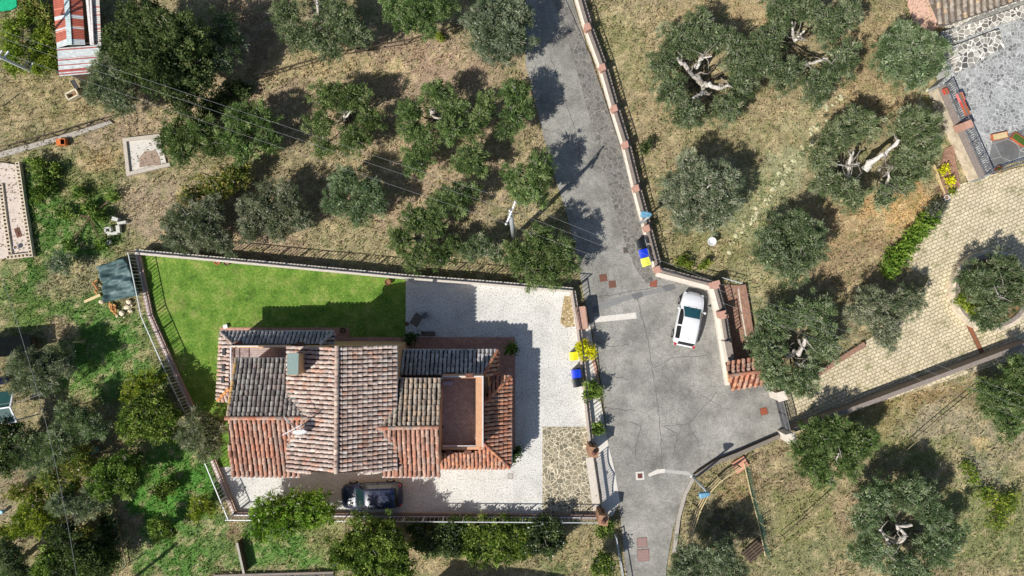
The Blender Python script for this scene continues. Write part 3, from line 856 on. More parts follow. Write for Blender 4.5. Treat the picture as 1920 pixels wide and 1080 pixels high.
# television aerial and satellite dish stand on the roof
an = thing('television_aerial', 'white television aerial of thin rods fixed on the left roof valley', 'aerial', P(556, 797, 7.3))
mb = MB(); mb.tube([P(563, 800, 7.2), P(563, 800, 9.6)], .035, 6); mb.build('mast', M['galv'], an)
mb = MB()
for k in range(4): mb.beam(P(532 + k * 1.2, 781 + k * 2, 9.3), P(553 + k * 1.5, 800 + k * 1.0, 9.3), .035)
mb.beam(P(529, 816, 9.3), P(566, 796, 9.3), .045)
for t in (.2, .4, .6, .8): mb.beam(P(529 + 37 * t - 5, 816 - 20 * t - 6, 9.3), P(529 + 37 * t + 5, 816 - 20 * t + 6, 9.3), .02)
mb.build('antenna_rods', M['white_metal'], an)
sdx = thing('satellite_dish', 'round white satellite dish tilted beside the roof aerial', 'satellite dish', P(565, 806, 8.2))
n = 20
rim = MB(); c = P(563, 811, 8.3); ax = Vector((0.1, -0.85, 0.5)).normalized(); uu = ax.cross(Vector((0, 0, 1))).normalized(); vv = uu.cross(ax)
vs = [c - ax * .14]
for rr, dd in ((.22, -.10), (.46, 0.0)):
    for k in range(n):
        a = 2 * math.pi * k / n; vs.append(c + (uu * math.cos(a) + vv * math.sin(a)) * rr + ax * dd)
fs = [(0, 1 + k, 1 + (k + 1) % n) for k in range(n)] + [(1 + k, 1 + n + k, 1 + n + (k + 1) % n, 1 + (k + 1) % n) for k in range(n)]
m2 = len(vs); vs2 = [v - ax * .025 for v in vs]
fs2 = [tuple(i + m2 for i in f[::-1]) for f in fs]
rim.add(vs + vs2, fs + fs2 + [(1 + n + k, 1 + n + k + m2, 1 + n + (k + 1) % n + m2, 1 + n + (k + 1) % n) for k in range(n)])
rim.build('dish', M['white_metal'], sdx, smooth=True)
mb = MB(); mb.tube([c - ax * .1, P(566, 803, 7.4)], .035, 6); mb.tube([c - vv * .4, c + ax * .4 - vv * .1], .02, 5); mb.box(c + ax * .42 - vv * .08, (.09, .09, .09)); mb.build('bracket', M['galv'], sdx)
# ------------------------------------------------------------------ walls, railings, gates
def resample(pts, step):
    out = []
    for i in range(len(pts) - 1):
        a, b = Vector(pts[i]), Vector(pts[i + 1]); n = max(1, int(round((b - a).length / step)))
        for k in range(n): out.append(a + (b - a) * (k / n))
    out.append(Vector(pts[-1])); return out

def railing(parent, path, z0, h, mat, post=1.45, bar=0.24, barw=0.034, mid=True, name='railing', lean=(0, 0)):
    path = [Vector((p[0], p[1], 0)) for p in path]
    mb = MB()
    for i in range(len(path) - 1):
        for z in ((z0 + .12, z0 + h) if mid else (z0 + h,)):
            mb.beam(path[i] + Vector((0, 0, z)), path[i + 1] + Vector((0, 0, z)), .055)
    for p in resample(path, bar): mb.beam(p + Vector((0, 0, z0 + .1)), p + Vector((0, 0, z0 + h)), barw)
    r = mb.build(name, mat, parent)
    mb = MB()
    for p in resample(path, post): mb.beam(p + Vector((0, 0, z0)), p + Vector((0, 0, z0 + h + .05)), .07)
    mb.build('post', mat, r)
    return r

def wall(name, label, path_px, h, width, body_mat, cop_mat, rail=None, cat='wall', group=None, cop_over=.03, rail_mat=None, base=-.1, **kw):
    path = PX(path_px, h)
    t = thing(name, label, cat, (path[0].x, path[0].y, 0), group=group)
    mb = MB(); mb.ribbon(path, -width / 2, width / 2, base, h - .06); mb.build('wall_body', body_mat, t)
    mb = MB(); mb.ribbon(path, -width / 2 - cop_over, width / 2 + cop_over, h - .06, h); mb.build('coping', cop_mat, t)
    if rail: railing(t, path, h, rail, rail_mat or M['iron'], **kw)
    return t

def pillar(parent, p, w, z1, rz=0, z0=-.1, mat=None, cap=True, ball=False):
    mb = MB(); mb.box((p.x, p.y, (z0 + z1) / 2), (w, w, z1 - z0), rz)
    o = mb.build('pillar', mat or M['pillar_brick'], parent)
    if cap:
        mb = MB(); mb.box((p.x, p.y, z1 + .03), (w * 1.16, w * 1.16, .06), rz)
        mb.build('pillar_cap', mat or M['pillar_brick'], o)
    if ball:
        mb = MB(); mb.lathe((p.x, p.y, z1 + .06), [(.06, 0), (.07, .05), (.13, .09), (.17, .17), (.18, .23), (.15, .33), (.08, .39), (.01, .41)], 14)
        mb.build('ball_finial', M['rust'], o, smooth=True)
    return o

# street wall beside the pavement, pale foot, stone coping, brick pillars and iron railing
pil = [(1087, -12), (1105, 50), (1133, 126), (1155, 203), (1176, 271), (1196, 353), (1216, 428), (1236, 505)]
t = wall('street_wall', 'long pale street wall with seven brick pillars and iron railing beside the stone pavement', pil, .5, .46, M['wall_cream'], M['coping'], .6, bar=.26, post=1.6, barw=.045)
mb = MB(); mb.ribbon(PX([(x - 7, y + 2) for x, y in pil], .3), -.16, .14, -.1, .3); mb.build('wall_foot', M['wall_cream'], t)
for q in pil[1:]: pillar(t, P(q[0] - 2, q[1], 1.0), .42, 1.0, math.radians(-68))
# corner piece towards the car park
pc = [(1236, 505), (1290, 520), (1341, 533)]
t = wall('street_wall', 'short pale wall with railing running from the corner pillar above the white hatchback', pc, .45, .38, M['wall_cream'], M['coping'], .85, bar=.3)
mb = MB(); mb.ribbon(PX([(1230, 514), (1287, 529), (1337, 542)], .3), -.16, .16, -.1, .3); mb.build('wall_foot', M['wall_cream'], t)
# wall beside the parked white car, higher towards the tiled porch
t = thing('parking_wall', 'cream wall with stone coping, pillars and railing to the right of the white hatchback', 'wall', P(1342, 535))
for (a, b, h) in (((1343, 536), (1357, 588), .7), ((1357, 588), (1365, 640), 1.1), ((1365, 640), (1376, 700), 1.5)):
    mb = MB(); q = PX([a, b], h); mb.ribbon(q, -.2, .2, -.1, h - .06); mb.build('wall_body', M['wall_cream'], t)
    mb = MB(); mb.ribbon(q, -.23, .23, h - .06, h); mb.build('coping', M['coping'], t)
    if h < 1.4: railing(t, q, h, .8, M['iron'], bar=.26)
mb = MB(); mb.ribbon(PX([(1334, 541), (1345, 588), (1355, 650), (1366, 722)], .35), -.2, .2, -.1, .35); mb.build('wall_foot', M['wall_cream'], t)
for q in ((1343, 534), (1357, 590)): pillar(t, P(q[0], q[1], 1.35), .5, 1.35, math.radians(-75))
sheet('brick_path', [(1350, 532), (1392, 536), (1400, 580), (1412, 660), (1425, 690), (1372, 690), (1356, 600)], .03, M['brickpath'], kind='structure')
wall('path_wall', 'low brown brick wall edging the brick path beneath the olive tree', [(1394, 534), (1402, 580), (1411, 640)], .3, .3, M['brickpath'], M['brickpath'])
mb = MB(); mb.ribbon(PX([(1384, 541), (1391, 590), (1400, 640)]), -.05, .05, .02, .05); tag(mb.build('path_kerb', M['coping_pale']), kind='structure')
t = thing('steel_handrail', 'grey steel handrail along the top of the brick path', 'handrail', P(1355, 525))
mb = MB(); mb.tube([P(1353, 520, .9), P(1392, 531, .9)], .03, 6); mb.tube([P(1353, 521, .5), P(1392, 532, .5)], .02, 6)
for x, y in ((1353, 520), (1372, 526), (1392, 531)): mb.tube([P(x, y, 0), P(x, y, .9)], .025, 6)
mb.build('rail', M['galv'], t)
# little tiled porch roof over the pedestrian gate
t = thing('gate_porch', 'small gabled tile roof over the pedestrian gate at the end of the cream wall', 'porch', P(1395, 702))
mb = MB()
tiles(mb, PX([(1367, 704, 2.5), (1427, 696, 2.5), (1421, 671, 2.15), (1361, 680, 2.15)]), (0.13, 1), PAL_SOUTH, seed=301, pitch=.36, rad=.13, channel=S(70, 50, 44))
tiles(mb, PX([(1367, 704, 2.5), (1427, 696, 2.5), (1432, 721, 2.15), (1372, 731, 2.15)]), (-.13, -1), PAL_ORANGE, seed=302, pitch=.36, rad=.13, channel=S(110, 60, 46))
ridge(mb, P(1366, 704, 2.56), P(1428, 696, 2.56), PAL_SOUTH, .14)
mb.build('porch_roof', M['tile'], t)
for q in ((1374, 703), (1418, 698)):
    mb = MB(); mb.box(P(q[0], q[1], 1.1), (.4, 1.2, 2.3), .13); mb.build('porch_pier', M['plaster'], t)

# walls of the house yard
wall('garden_wall', 'long white topped garden wall between the lawn and the olive grove', [(253, 472), (420, 487), (760, 519), (905, 530), (1074, 544)], .9, .32, M['coping_pale'], M['coping_pale'], 1.25, bar=.26, post=1.45, barw=.03)
wall('garden_wall', 'pinkish garden wall with thin railing along the left edge of the lawn', [(257, 476), (281, 592), (335, 715), (362, 772)], .3, .36, M['coping'], simple('pink_coping', S(176, 150, 140), .9, 9, .25), 1.2, bar=.26, rail_mat=M['galv'], barw=.03)
wall('garden_wall', 'short pinkish garden wall at the lower left corner of the white yard', [(398, 862), (440, 964)], .3, .36, M['coping'], simple('pink_coping', S(186, 160, 146), .9, 9, .25), 1.2, bar=.26, rail_mat=M['galv'], barw=.03)
wall('garden_wall', 'brown brick yard wall behind the dark car with thin railing', [(436, 965), (650, 967), (1126, 970)], .35, .3, M['coping'], simple('brown_coping', S(132, 112, 104), .9, 9, .3), 1.2, bar=.3, rail_mat=M['galv'], barw=.02)
te = wall('garden_wall', 'narrow yard wall with dark railing between the white yard and the road', [(1074, 546), (1086, 620), (1110, 845)], .45, .34, M['coping_pale'], simple('grey_coping', S(186, 172, 162), .9, 9, .25), 1.2, bar=.3)
mb = MB(); mb.box(P(1091, 596, .7), (.62, 1.6, 1.5), math.radians(7)); mb.box(P(1091, 596, 1.46), (.66, 1.66, .06), math.radians(7)); o = mb.build('pillar', simple('meter_brick', S(188, 150, 132), .9, 8, .25), te)
mb = MB(); mb.ribbon(PX([(1104, 640), (1116, 690), (1122, 720)]), -.1, .1, -.1, .08); mb.build('brick_edging', M['pillar_brick'], te)
mb = MB(); mb.ribbon(PX([(1123, 740), (1131, 790), (1139, 830)]), -.06, .06, -.1, .06); mb.build('kerb', M['coping_pale'], te)
# double leaf entrance gate
t = thing('entrance_gate', 'double black iron driveway gate between two brick piers with ball finials', 'gate', P(1118, 910))
A, B = P(1114, 858), P(1129, 966)
for q, col_ in ((P(1113, 848, 2.0), 0), (P(1131, 976, 2.0), 0)):
    pillar(t, q, .62, 2.0, math.radians(-8), ball=True, mat=M['pier'])
mb = MB(); mb.ribbon([A - Vector((.35, 0, 0)), B - Vector((.35, 0, 0))], -.28, .28, -.05, .03); mb.build('threshold', M['coping_pale'], t)
for leaf in (0, 1):
    mb = MB(); a = A + (B - A) * (.5 * leaf); b = A + (B - A) * (.5 * leaf + .5)
    top = lambda s: 1.5 - .45 * math.sin(math.pi * (s if leaf == 0 else s)) * .6 + (.25 * s if leaf == 0 else .25 * (1 - s))
    pv = None
    for k in range(12):
        s = k / 11; p = a + (b - a) * s; h = top(s)
        mb.beam(p + Vector((0, 0, .08)), p + Vector((0, 0, h)), .045)
        if pv is not None: mb.beam(pv, p + Vector((0, 0, h)), .07)
        pv = p + Vector((0, 0, h))
    for z in (.1, .75, .9): mb.beam(a + Vector((0, 0, z)), b + Vector((0, 0, z)), .075)
    mb.beam(b if leaf == 0 else a, (b if leaf == 0 else a) + Vector((0, 0, 1.7)), .06)
    if leaf == 0:
        m_ = a + (b - a) * .8; mb.box(m_ + Vector((0, 0, 1.0)), (.05, .22, .22))
    mb.build('gate_leaf', M['iron'], t)

# ------------------------------------------------------------------ wheeled bins
def bin_(label, px, py, lid, body, yaw=0, group='wheeled bins'):
    p = P(px, py, 1.0); p.z = 0
    t = thing('wheeled_bin', label, 'bin', p, yaw, group)
    mb = MB()
    for (w0, d0, z0, w1, d1, z1) in ((.44, .46, .06, .54, .58, .92),):
        vs = [(sx * w0 / 2, sy * d0 / 2, z0) for sx, sy in ((-1, -1), (1, -1), (1, 1), (-1, 1))] + [(sx * w1 / 2, sy * d1 / 2, z1) for sx, sy in ((-1, -1), (1, -1), (1, 1), (-1, 1))]
        mb.add(vs, [(3, 2, 1, 0), (4, 5, 6, 7), (0, 1, 5, 4), (1, 2, 6, 5), (2, 3, 7, 6), (3, 0, 4, 7)], body)
    mb.box((0, 0, .91), (.6, .64, .06), 0, body)
    mb.build('bin_body', M['attr_gloss'], t, local=True)
    mb = MB()
    n = 6; vs = []
    for i in range(n + 1):
        y = -.33 + .66 * i / n; z = .96 + .07 * math.sin(math.pi * min(1, (i + .6) / n))
        vs += [(-.31, y, z), (.31, y, z)]
    mb.add(vs, [(2 * i, 2 * i + 1, 2 * i + 3, 2 * i + 2) for i in range(n)], lid)
    mb.add([(-.31, -.33, .95), (.31, -.33, .95), (.31, .33, .95), (-.31, .33, .95)], [(3, 2, 1, 0)], lid)
    for sx in (-.31, .31):
        mb.add([(sx, -.33, .95)] + [(sx, -.33 + .66 * i / n, .96 + .07 * math.sin(math.pi * min(1, (i + .6) / n))) for i in range(n + 1)] + [(sx, .33, .95)], [tuple(range(n + 3))], lid)
    mb.build('lid', M['attr_gloss'], t, local=True)
    mb = MB(); mb.tube([(-.26, .38, .93), (.26, .38, .93)], .02, 6, body); mb.build('handle', M['attr_gloss'], t, local=True)
    for sx in (-.25, .25):
        mb = MB(); mb.tube([(sx - .03, .27, .11), (sx + .03, .27, .11)], .11, 10); mb.build('wheel', M['tyre'], t, local=True)
YEL, BLU, BLK = (.78, .70, .02), (.01, .05, .62), (.012, .016, .018)
GRYB = (.35, .36, .37)
bin_('yellow lidded bin standing inside the white yard by the road wall', 1076, 668, YEL, (.55, .52, .25), math.radians(-84))
bin_('blue lidded bin standing inside the white yard between the yellow and black bins', 1080, 701, BLU, (.03, .06, .4), math.radians(-84))
bin_('black bin standing inside the white yard next to the blue one', 1082, 718, BLK, BLK, math.radians(-80))
bin_('black lidded bin with pale body on the street pavement against the pale wall', 1202, 457, BLK, GRYB, math.radians(-76))
bin_('blue lidded bin with pale body on the street pavement between two others', 1207, 475, BLU, GRYB, math.radians(-76))
bin_('yellow lidded bin with pale body on the street pavement, nearest the corner pillar', 1211, 491, (.82, .85, .10), GRYB, math.radians(-72))

# manhole covers and drains
def cover(label, px, py, s, rz, mat, frame=False):
    t = thing('manhole_cover', label, 'manhole cover', P(px, py), rz, 'square manhole covers in the road')
    mb = MB(); mb.box((0, 0, .012), (s, s, .03)); mb.build('lid', mat, t, local=True)
    mb = MB()
    for k in range(4):
        a = k * math.pi / 2; w = .13 if frame else .03
        mb.box((math.cos(a) * (s / 2 + w / 2), math.sin(a) * (s / 2 + w / 2), .008), (w, s + 2 * w if k % 2 == 0 else s, .03) if k % 2 == 0 else (s, w, .03))
    mb.build('frame', M['concrete'] if frame else M['rust'], t, local=True)
cover('reddish square manhole cover, left of the pair near the yard corner', 1131, 521, .5, math.radians(8), M['rust'])
cover('reddish square manhole cover, right of the pair near the yard corner', 1148, 533, .46, math.radians(4), M['rust'])
cover('bright rusty manhole cover at the foot of the street wall corner', 1225, 531, .48, math.radians(-6), simple('red_rust', S(146, 88, 70), .85, 9, .25))
cover('lone rusty manhole cover on the grey car park by the driveway gate', 1432, 771, .48, math.radians(12), simple('red_rust', S(150, 82, 60), .85, 9, .25))
cover('dark small manhole cover in a white concrete frame in the road', 1200, 892, .36, math.radians(4), simple('dark_rust', S(104, 66, 58), .85, 9, .25), True)
cover('pinkish square cover, upper of the pair at the lower road end', 1204, 1017, .68, math.radians(4), M['cover_pink'])
cover('pinkish larger square cover, lower of the pair at the lower road end', 1206, 1041, .82, math.radians(4), M['cover_pink'])
cover('small dark grey grate in the road beside the street bins', 1174, 469, .36, math.radians(6), simple('dark_grate', S(86, 84, 80), .85, 9, .25))
cover('small square drain grate in the shaded white yard', 892, 643, .28, 0, simple('grey_grate', S(120, 120, 124), .85, 9, .2))
cover('small pale square drain in the white yard below the orange roof corner', 957, 893, .34, 0, simple('pale_grate', S(180, 178, 172), .85, 9, .2))
tag_o = thing('drain_channel', 'rusty drain channel crossing the cobbled driveway', 'drain', P(1828, 632))
a, b = P(1812, 602), P(1843, 665)
mb = MB(); mb.ribbon([a, b], -.11, .11, -.02, .022); mb.build('grate', simple('rusty_grate', S(140, 92, 66), .85, 9, .3), tag_o)
mb = MB(); mb.ribbon([a, b], -.17, -.11, -.02, .03); mb.ribbon([a, b], .11, .17, -.02, .03); mb.build('frame', M['rust'], tag_o)

# ------------------------------------------------------------------ street lamps, poles and wires
def lamp(label, bx, by, h, lean, arm, grp='street lamps'):
    b = P(bx, by); t = thing('street_lamp', label, 'street lamp', b, group=grp)
    top = b + Vector((lean[0], lean[1], h))
    mb = MB(); mb.tube([b, b + Vector((lean[0] * .5, lean[1] * .5, h * .5)), top], [.1, .085, .07], 8); mb.build('pole', M['galv'], t, smooth=True)
    mb = MB(); mb.lathe(b, [(.2, 0), (.2, .05), (.1, .09)], 10); mb.build('base_plate', M['galv'], t)
    e = top + Vector((arm[0], arm[1], .05)); d = Vector((arm[0], arm[1], 0)).normalized(); n = Vector((-d.y, d.x, 0))
    mb = MB()
    pr = [(0, .12, .0), (.25, .2, .05), (.62, .24, .06), (.72, .2, .03)]
    vs = []
    for (s, w, z) in pr:
        c = top + d * s; vs += [c + n * w + Vector((0, 0, -.04)), c - n * w + Vector((0, 0, -.04)), c - n * w * .7 + Vector((0, 0, z + .06)), c + n * w * .7 + Vector((0, 0, z + .06))]
    fs = [(0, 3, 2, 1), (12, 13, 14, 15)]
    for i in range(3):
        for k in range(4): fs.append((4 * i + k, 4 * i + (k + 1) % 4, 4 * i + 4 + (k + 1) % 4, 4 * i + 4 + k))
    mb.add(vs, fs); mb.build('lamp_head', M['lampblue'], t)
lamp('street lamp with blue grey head on the street wall pavement above the bins', 1198, 421, 4.5, (0, .25), (-.7, .06))
lamp('street lamp with blue grey head at the curved verge by the car park', 1299, 894, 4.3, (.0, -.0), (-.7, -.12))

t = thing('utility_pole', 'pale concrete utility pole with a crossarm carrying three wires in the olive grove', 'utility pole', P(964, 445))
b = P(964, 445); top = P(957, 400, 9.2)
mb = MB(); mb.tube([b, b + (top - b) * .5, top], [.2, .16, .12], 10); mb.build('pole', simple('pale_pole', (.36, .38, .38), .8, 4, .12), t, smooth=True)
i1, i2 = P(949, 420, 9.0), P(966, 379, 9.4)
mb = MB(); mb.beam(i1, i2, .09, .09); mb.beam(P(956, 402, 8.3), i2, .05); mb.beam(P(958, 408, 8.3), i1, .05); mb.build('crossarm', M['white_metal'], t)
for q in (i1, i2, P(956, 395, 9.3)):
    mb = MB(); mb.lathe(q, [(.04, -.05), (.08, .02), (.05, .08), (.08, .12), (.04, .2), (.02, .24)], 10); mb.build('insulator', M['white_metal'], t)
t2 = thing('utility_pole', 'steel utility pole with paired brackets at the left edge above the shed', 'utility pole', P(66, 137))
b = P(66, 137); mb = MB(); mb.tube([b, b + Vector((.1, 0, 9.5))], [.13, .09], 8); mb.build('pole', M['white_metal'], t2)
for h, L in ((.7, 1.0), (3.2, .8), (8.6, 1.6)):
    c = b + Vector((0, 0, h)); mb = MB(); d = Vector((.55, .8, 0)).normalized()
    mb.beam(c, c + d * L * .8, .09); mb.beam(c + Vector((-.45, .05, 0)), c + Vector((-.45, .05, 0)) + d * L * .8, .09); mb.beam(c - Vector((.55, 0, 0)), c + Vector((.2, 0, 0)), .08)
    mb.build('bracket', M['white_metal'], t2)
def wire(label, pts, r=.0075, grp='overhead wires'):
    mb = MB()
    out = []
    for i in range(len(pts) - 1):
        a, b = Vector(pts[i]), Vector(pts[i + 1]); sag = .012 * (b - a).length
        for k in range(16):
            s = k / 16; p = a + (b - a) * s; p.z -= sag * 4 * s * (1 - s); out.append(p)
    out.append(Vector(pts[-1]))
    mb.tube(out, r, 5)
    tag(mb.build('overhead_wire', M['wire']), label, 'wire', grp)
wire('overhead wire, uppermost of the three crossing the grove', [P(-60, 36, 9), P(966, 379, 9.5), P(1420, 560, 9), P(2000, 772, 9)])
wire('overhead wire, middle one of the three crossing the grove', [P(-60, 50, 9), P(956, 394, 9.5), P(1400, 563, 9), P(2000, 796, 9)])
wire('overhead wire, lowest of the three crossing the grove', [P(-60, 76, 9), P(949, 419, 9.2), P(1380, 577, 9), P(2000, 818, 9)])
wire('single pale overhead cable running down the left edge over the scrub', [P(4, 520, 5), P(80, 770, 5), P(110, 900, 5), P(148, 1110, 5)], .014)
wire('short pale cable from the dark green roof to the left cable', [P(-10, 760, 4.5), P(40, 752, 4.8), P(80, 738, 5)], .014)

# ------------------------------------------------------------------ driveway side: gate, wall, tree ring
t = thing('driveway_gate', 'grey iron gate across the foot of the cobbled driveway', 'gate', P(1455, 775))
A, B = P(1451, 742), P(1466, 800)
for leaf in (0, 1):
    a = A + (B - A) * .5 * leaf; b = A + (B - A) * (.5 * leaf + .5); mb = MB()
    for k in range(13): p = a + (b - a) * k / 12; mb.beam(p + Vector((0, 0, .06)), p + Vector((0, 0, 1.6)), .04)
    for z in (.1, .8, 1.0, 1.6): mb.beam(a + Vector((0, 0, z)), b + Vector((0, 0, z)), .05)
    mb.build('gate_leaf', M['iron_grey'], t)
for q in ((1449, 736), (1466, 812)): pillar(t, P(q[0], q[1], 0), .6, 1.7, math.radians(-75), mat=M['wall_cream'])
wall('driveway_wall', 'long brown topped wall along the lower side of the cobbled driveway', [(1490, 806), (1640, 752), (1790, 696), (1935, 642)], 1.3, .25, M['coping'], M['coping'])
wall('driveway_kerb', 'low pale kerb wall along the upper edge of the cobbled driveway below the olives', [(1497, 727), (1545, 694), (1622, 645)], .25, .3, M['coping_pale'], M['brickpath'])
t = thing('tree_ring', 'round pale stone planter wall around the olive tree on the driveway', 'planter', P(1852, 545))
c = P(1852, 545)
for (r0, r1, z, mname, nm) in ((2.75, 3.05, .5, 'paving_stone', 'ring_wall'), (2.45, 2.75, .62, 'coping', 'ring_coping')):
    mb = MB(); n = 40; vs = []
    for k in range(n):
        a = 2 * math.pi * k / n
        for (r, zz) in ((r0, -.1), (r1, -.1), (r1 - .0, z), (r0, z)): vs.append((c.x + r * math.cos(a), c.y + r * math.sin(a), zz))
    fs = []
    for k in range(n):
        j = (k + 1) % n
        for q in range(4): fs.append((4 * k + q, 4 * k + (q + 1) % 4, 4 * j + (q + 1) % 4, 4 * j + q))
    mb.add(vs, [f[::-1] for f in fs]); mb.build(nm, M[mname], t)
mb = MB(); mb.lathe((c.x, c.y, 0), [(2.46, -.1), (2.46, .42)], 40); mb.build('ring_soil', M['soil'], t)

# ------------------------------------------------------------------ stone house and raised patio at the upper right
PH = 1.1
mb = MB()
mb.prism(PX([(1757, 160), (1776, 142), (1764, 60), (1960, 0), (1960, 292), (1896, 306), (1838, 338)], PH), -.1, PH)
tag(mb.build('patio', M['patio']), kind='structure')
mb = MB(); mb.prism(PX([(1862, 258), (1930, 240), (1930, 288), (1850, 318)], PH), PH - .05, PH + .012); tag(mb.build('patio_panel', M['patio_dark']), kind='structure')
wall('patio_wall', 'pale stone retaining wall with brown coping and railing along the patio edge', [(1765, 162), (1795, 232), (1842, 332)], PH + .08, .42, M['paving_stone'], M['coping'], None)
pw = thing('patio_railing', 'grey iron railing on the patio edge hung with red flower boxes', 'railing', P(1780, 170))
railing(pw, PX([(1771, 158), (1801, 228)], PH + .08), PH + .08, .95, M['iron_grey'], bar=.16, barw=.03)
railing(pw, PX([(1806, 240), (1846, 328), (1960, 290)], PH + .08), PH + .08, .95, M['iron_grey'], bar=.16, barw=.03)
mb = MB(); mb.box(P(1806, 237, 1.7), (.55, .55, 1.3), math.radians(-66)); mb.build('pillar', M['pillar_brick'], pw)
def planter(label, px, py, h, L, w, rz, mat, plant=None, group='flower boxes on the patio railing'):
    c = P(px, py, h); t = thing('flower_box', label, 'flower box', c, rz, group)
    mb = MB(); z0, z1 = 0, .22
    for (sx, sy, sw, sd_) in ((0, w / 2, L, .03), (0, -w / 2, L, .03), (L / 2, 0, .03, w), (-L / 2, 0, .03, w)): mb.box((sx, sy, .11), (sw, sd_, .22))
    mb.box((0, 0, .03), (L, w, .06)); mb.build('box', mat, t, local=True)
    mb = MB(); mb.box((0, 0, .12), (L - .04, w - .04, .14)); mb.build('soil', plant or M['soil'], t, local=True)
redp = simple('red_plastic', S(214, 84, 70), .6, 6, .2); pinkp = simple('pink_plastic', S(236, 134, 130), .6, 6, .2)
planter('pink flower box, largest of those hung on the patio railing', 1799, 183, 1.9, .6, .35, math.radians(-66), pinkp)
planter('red flower box on the patio railing just below the pink one', 1804, 196, 1.9, .6, .22, math.radians(-66), redp)
planter('orange flower box on the patio railing above the brick pillar', 1810, 209, 1.9, .6, .24, math.radians(-66), M['terracotta'])
planter('red flower box at the upper outer end of the patio railing', 1771, 172, 1.3, .4, .25, math.radians(-66), redp)
planter('long terracotta trough with dry stalks standing on the patio', 1872, 256, PH + .02, 1.1, .45, math.radians(12), M['terracotta'], M['wood_pale'], 'terracotta troughs on the patio')
planter('terracotta trough with green plant at the right edge of the patio', 1908, 262, PH + .02, 1.1, .5, math.radians(-35), M['terracotta'], simple('plant_green', S(70, 96, 40), .9, 12, .4), 'terracotta troughs on the patio')
mb = MB(); mb.prism(PX([(1783, 88), (1873, 54), (1884, 88), (1800, 134)], 1.6), 1.0, 1.6); tag(mb.build('stone_bench', M['ledge']), 'broad low stone bench with white joints on the patio', 'stone bench')
mb = MB(); mb.prism(PX([(1769, 62), (1940, 2), (1940, 26), (1850, 54), (1779, 84)], PH), PH - .1, PH + .015); tag(mb.build('stone_margin', M['ledge']), kind='structure')
t = thing('stone_house', 'stone house corner with white joints and a ridged brown roof at the top right', 'house', P(1830, 20))
mb = MB()
q = PX([(1764, 47, 3.2), (1935, -12, 3.2), (1910, -72, 4.1), (1739, -13, 4.1)])
tiles(mb, q, (.36, -1), pal((170, 158, 142), (146, 134, 120), (184, 170, 150), (124, 112, 102), (196, 162, 122), (160, 150, 138)), seed=500, pitch=.46, rad=.15, channel=S(120, 106, 92))
mb.build('roof', M['tile'], t)
mb = MB(); mb.prism(PX([(1776, 62), (1960, -2), (1930, -80), (1748, -10)], 0), 0, 3.0)
mb.build('wall', M['stonewall'], t)
mb = MB(); mb.tube(PX([(1764, 50, 3.1), (1935, -9, 3.1)]), .07, 6); mb.tube(PX([(1764, 50, 3.1), (1739, -10, 4.0)]), .05, 6); mb.build('gutter', simple('brown_gutter', S(104, 96, 90), .6, 5, .2), t)
sheet('terrace_paving', [(1695, -20), (1744, -20), (1766, 48), (1742, 62), (1712, 42)], .05, simple('pink_paving', S(216, 178, 158), .9, 7, .2))
sheet('brick_steps', [(1770, 280), (1786, 272), (1800, 350), (1768, 372), (1764, 320)], .06, M['brickpath'])
t = thing('bed_edging', 'thin pale wooden edging of the yellow shrub bed', 'edging', P(1762, 340)); mb = MB(); mb.ribbon(PX([(1752, 308), (1772, 364)], .1), -.04, .04, -.1, .12); mb.build('board', M['wood_pale'], t)
def pot(label, px, py, h, r, hh, mat, soil=None, group='pots', cat='pot'):
    t = thing('plant_pot', label, cat, P(px, py, h), group=group)
    mb = MB(); mb.lathe((0, 0, 0), [(r * .68, 0), (r * .8, hh * .4), (r * .95, hh * .85), (r * 1.08, hh * .88), (r * 1.08, hh), (r * .86, hh), (r * .84, hh * .8)], 16); mb.build('pot', mat, t, local=True, smooth=False)
    mb = MB(); mb.lathe((0, 0, 0), [(r * .83, hh * .7), (r * .83, hh * .82)], 12); mb.build('soil', soil or M['soil'], t, local=True)
    return t
pot('white ring shaped pot at the end of the yellow shrub bed', 1771, 371, 0, .18, .3, M['white_metal'])
pot('terracotta pot standing at the lawn corner below the white topped wall', 729, 529, 0, .22, .4, simple('dark_pot', S(120, 70, 56), .9, 8, .2))
pot('dark round pot on the shaded terracotta walk beside the porch roof', 645, 619, 0, .2, .4, M['iron'])
pot('dark round pot on the edge of the shaded white yard by the garden table', 764, 607, 0, .14, .3, M['iron'])
pot('dark pot in the niche of the terrace wall', 829, 799, 3.2, .1, .25, M['iron'])
pot('terracotta pot beside the right patio railing corner', 1868, 318, PH, .2, .35, M['terracotta'], simple('pot_green', S(90, 120, 50), .9, 12, .4))
pot('small reddish pot with plants on the white topped wall, first from the lawn corner', 410, 491, .0, .22, .3, M['terracotta'])
pot('small dark pot beside the reddish one under the white topped wall', 428, 493, .0, .2, .3, M['iron'])
t = thing('garden_ornament', 'white stone birdbath standing on the dry lawn', 'birdbath', P(1334, 453))
mb = MB(); mb.lathe(P(1334, 453), [(.2, 0), (.2, .06), (.09, .12), (.08, .62), (.14, .68)], 14); mb.build('pedestal', M['white_metal'], t)
mb = MB(); mb.lathe(P(1334, 453, .68), [(.1, 0), (.3, .1), (.33, .16), (.29, .16), (.12, .07)], 16); mb.build('bowl', M['white_metal'], t)

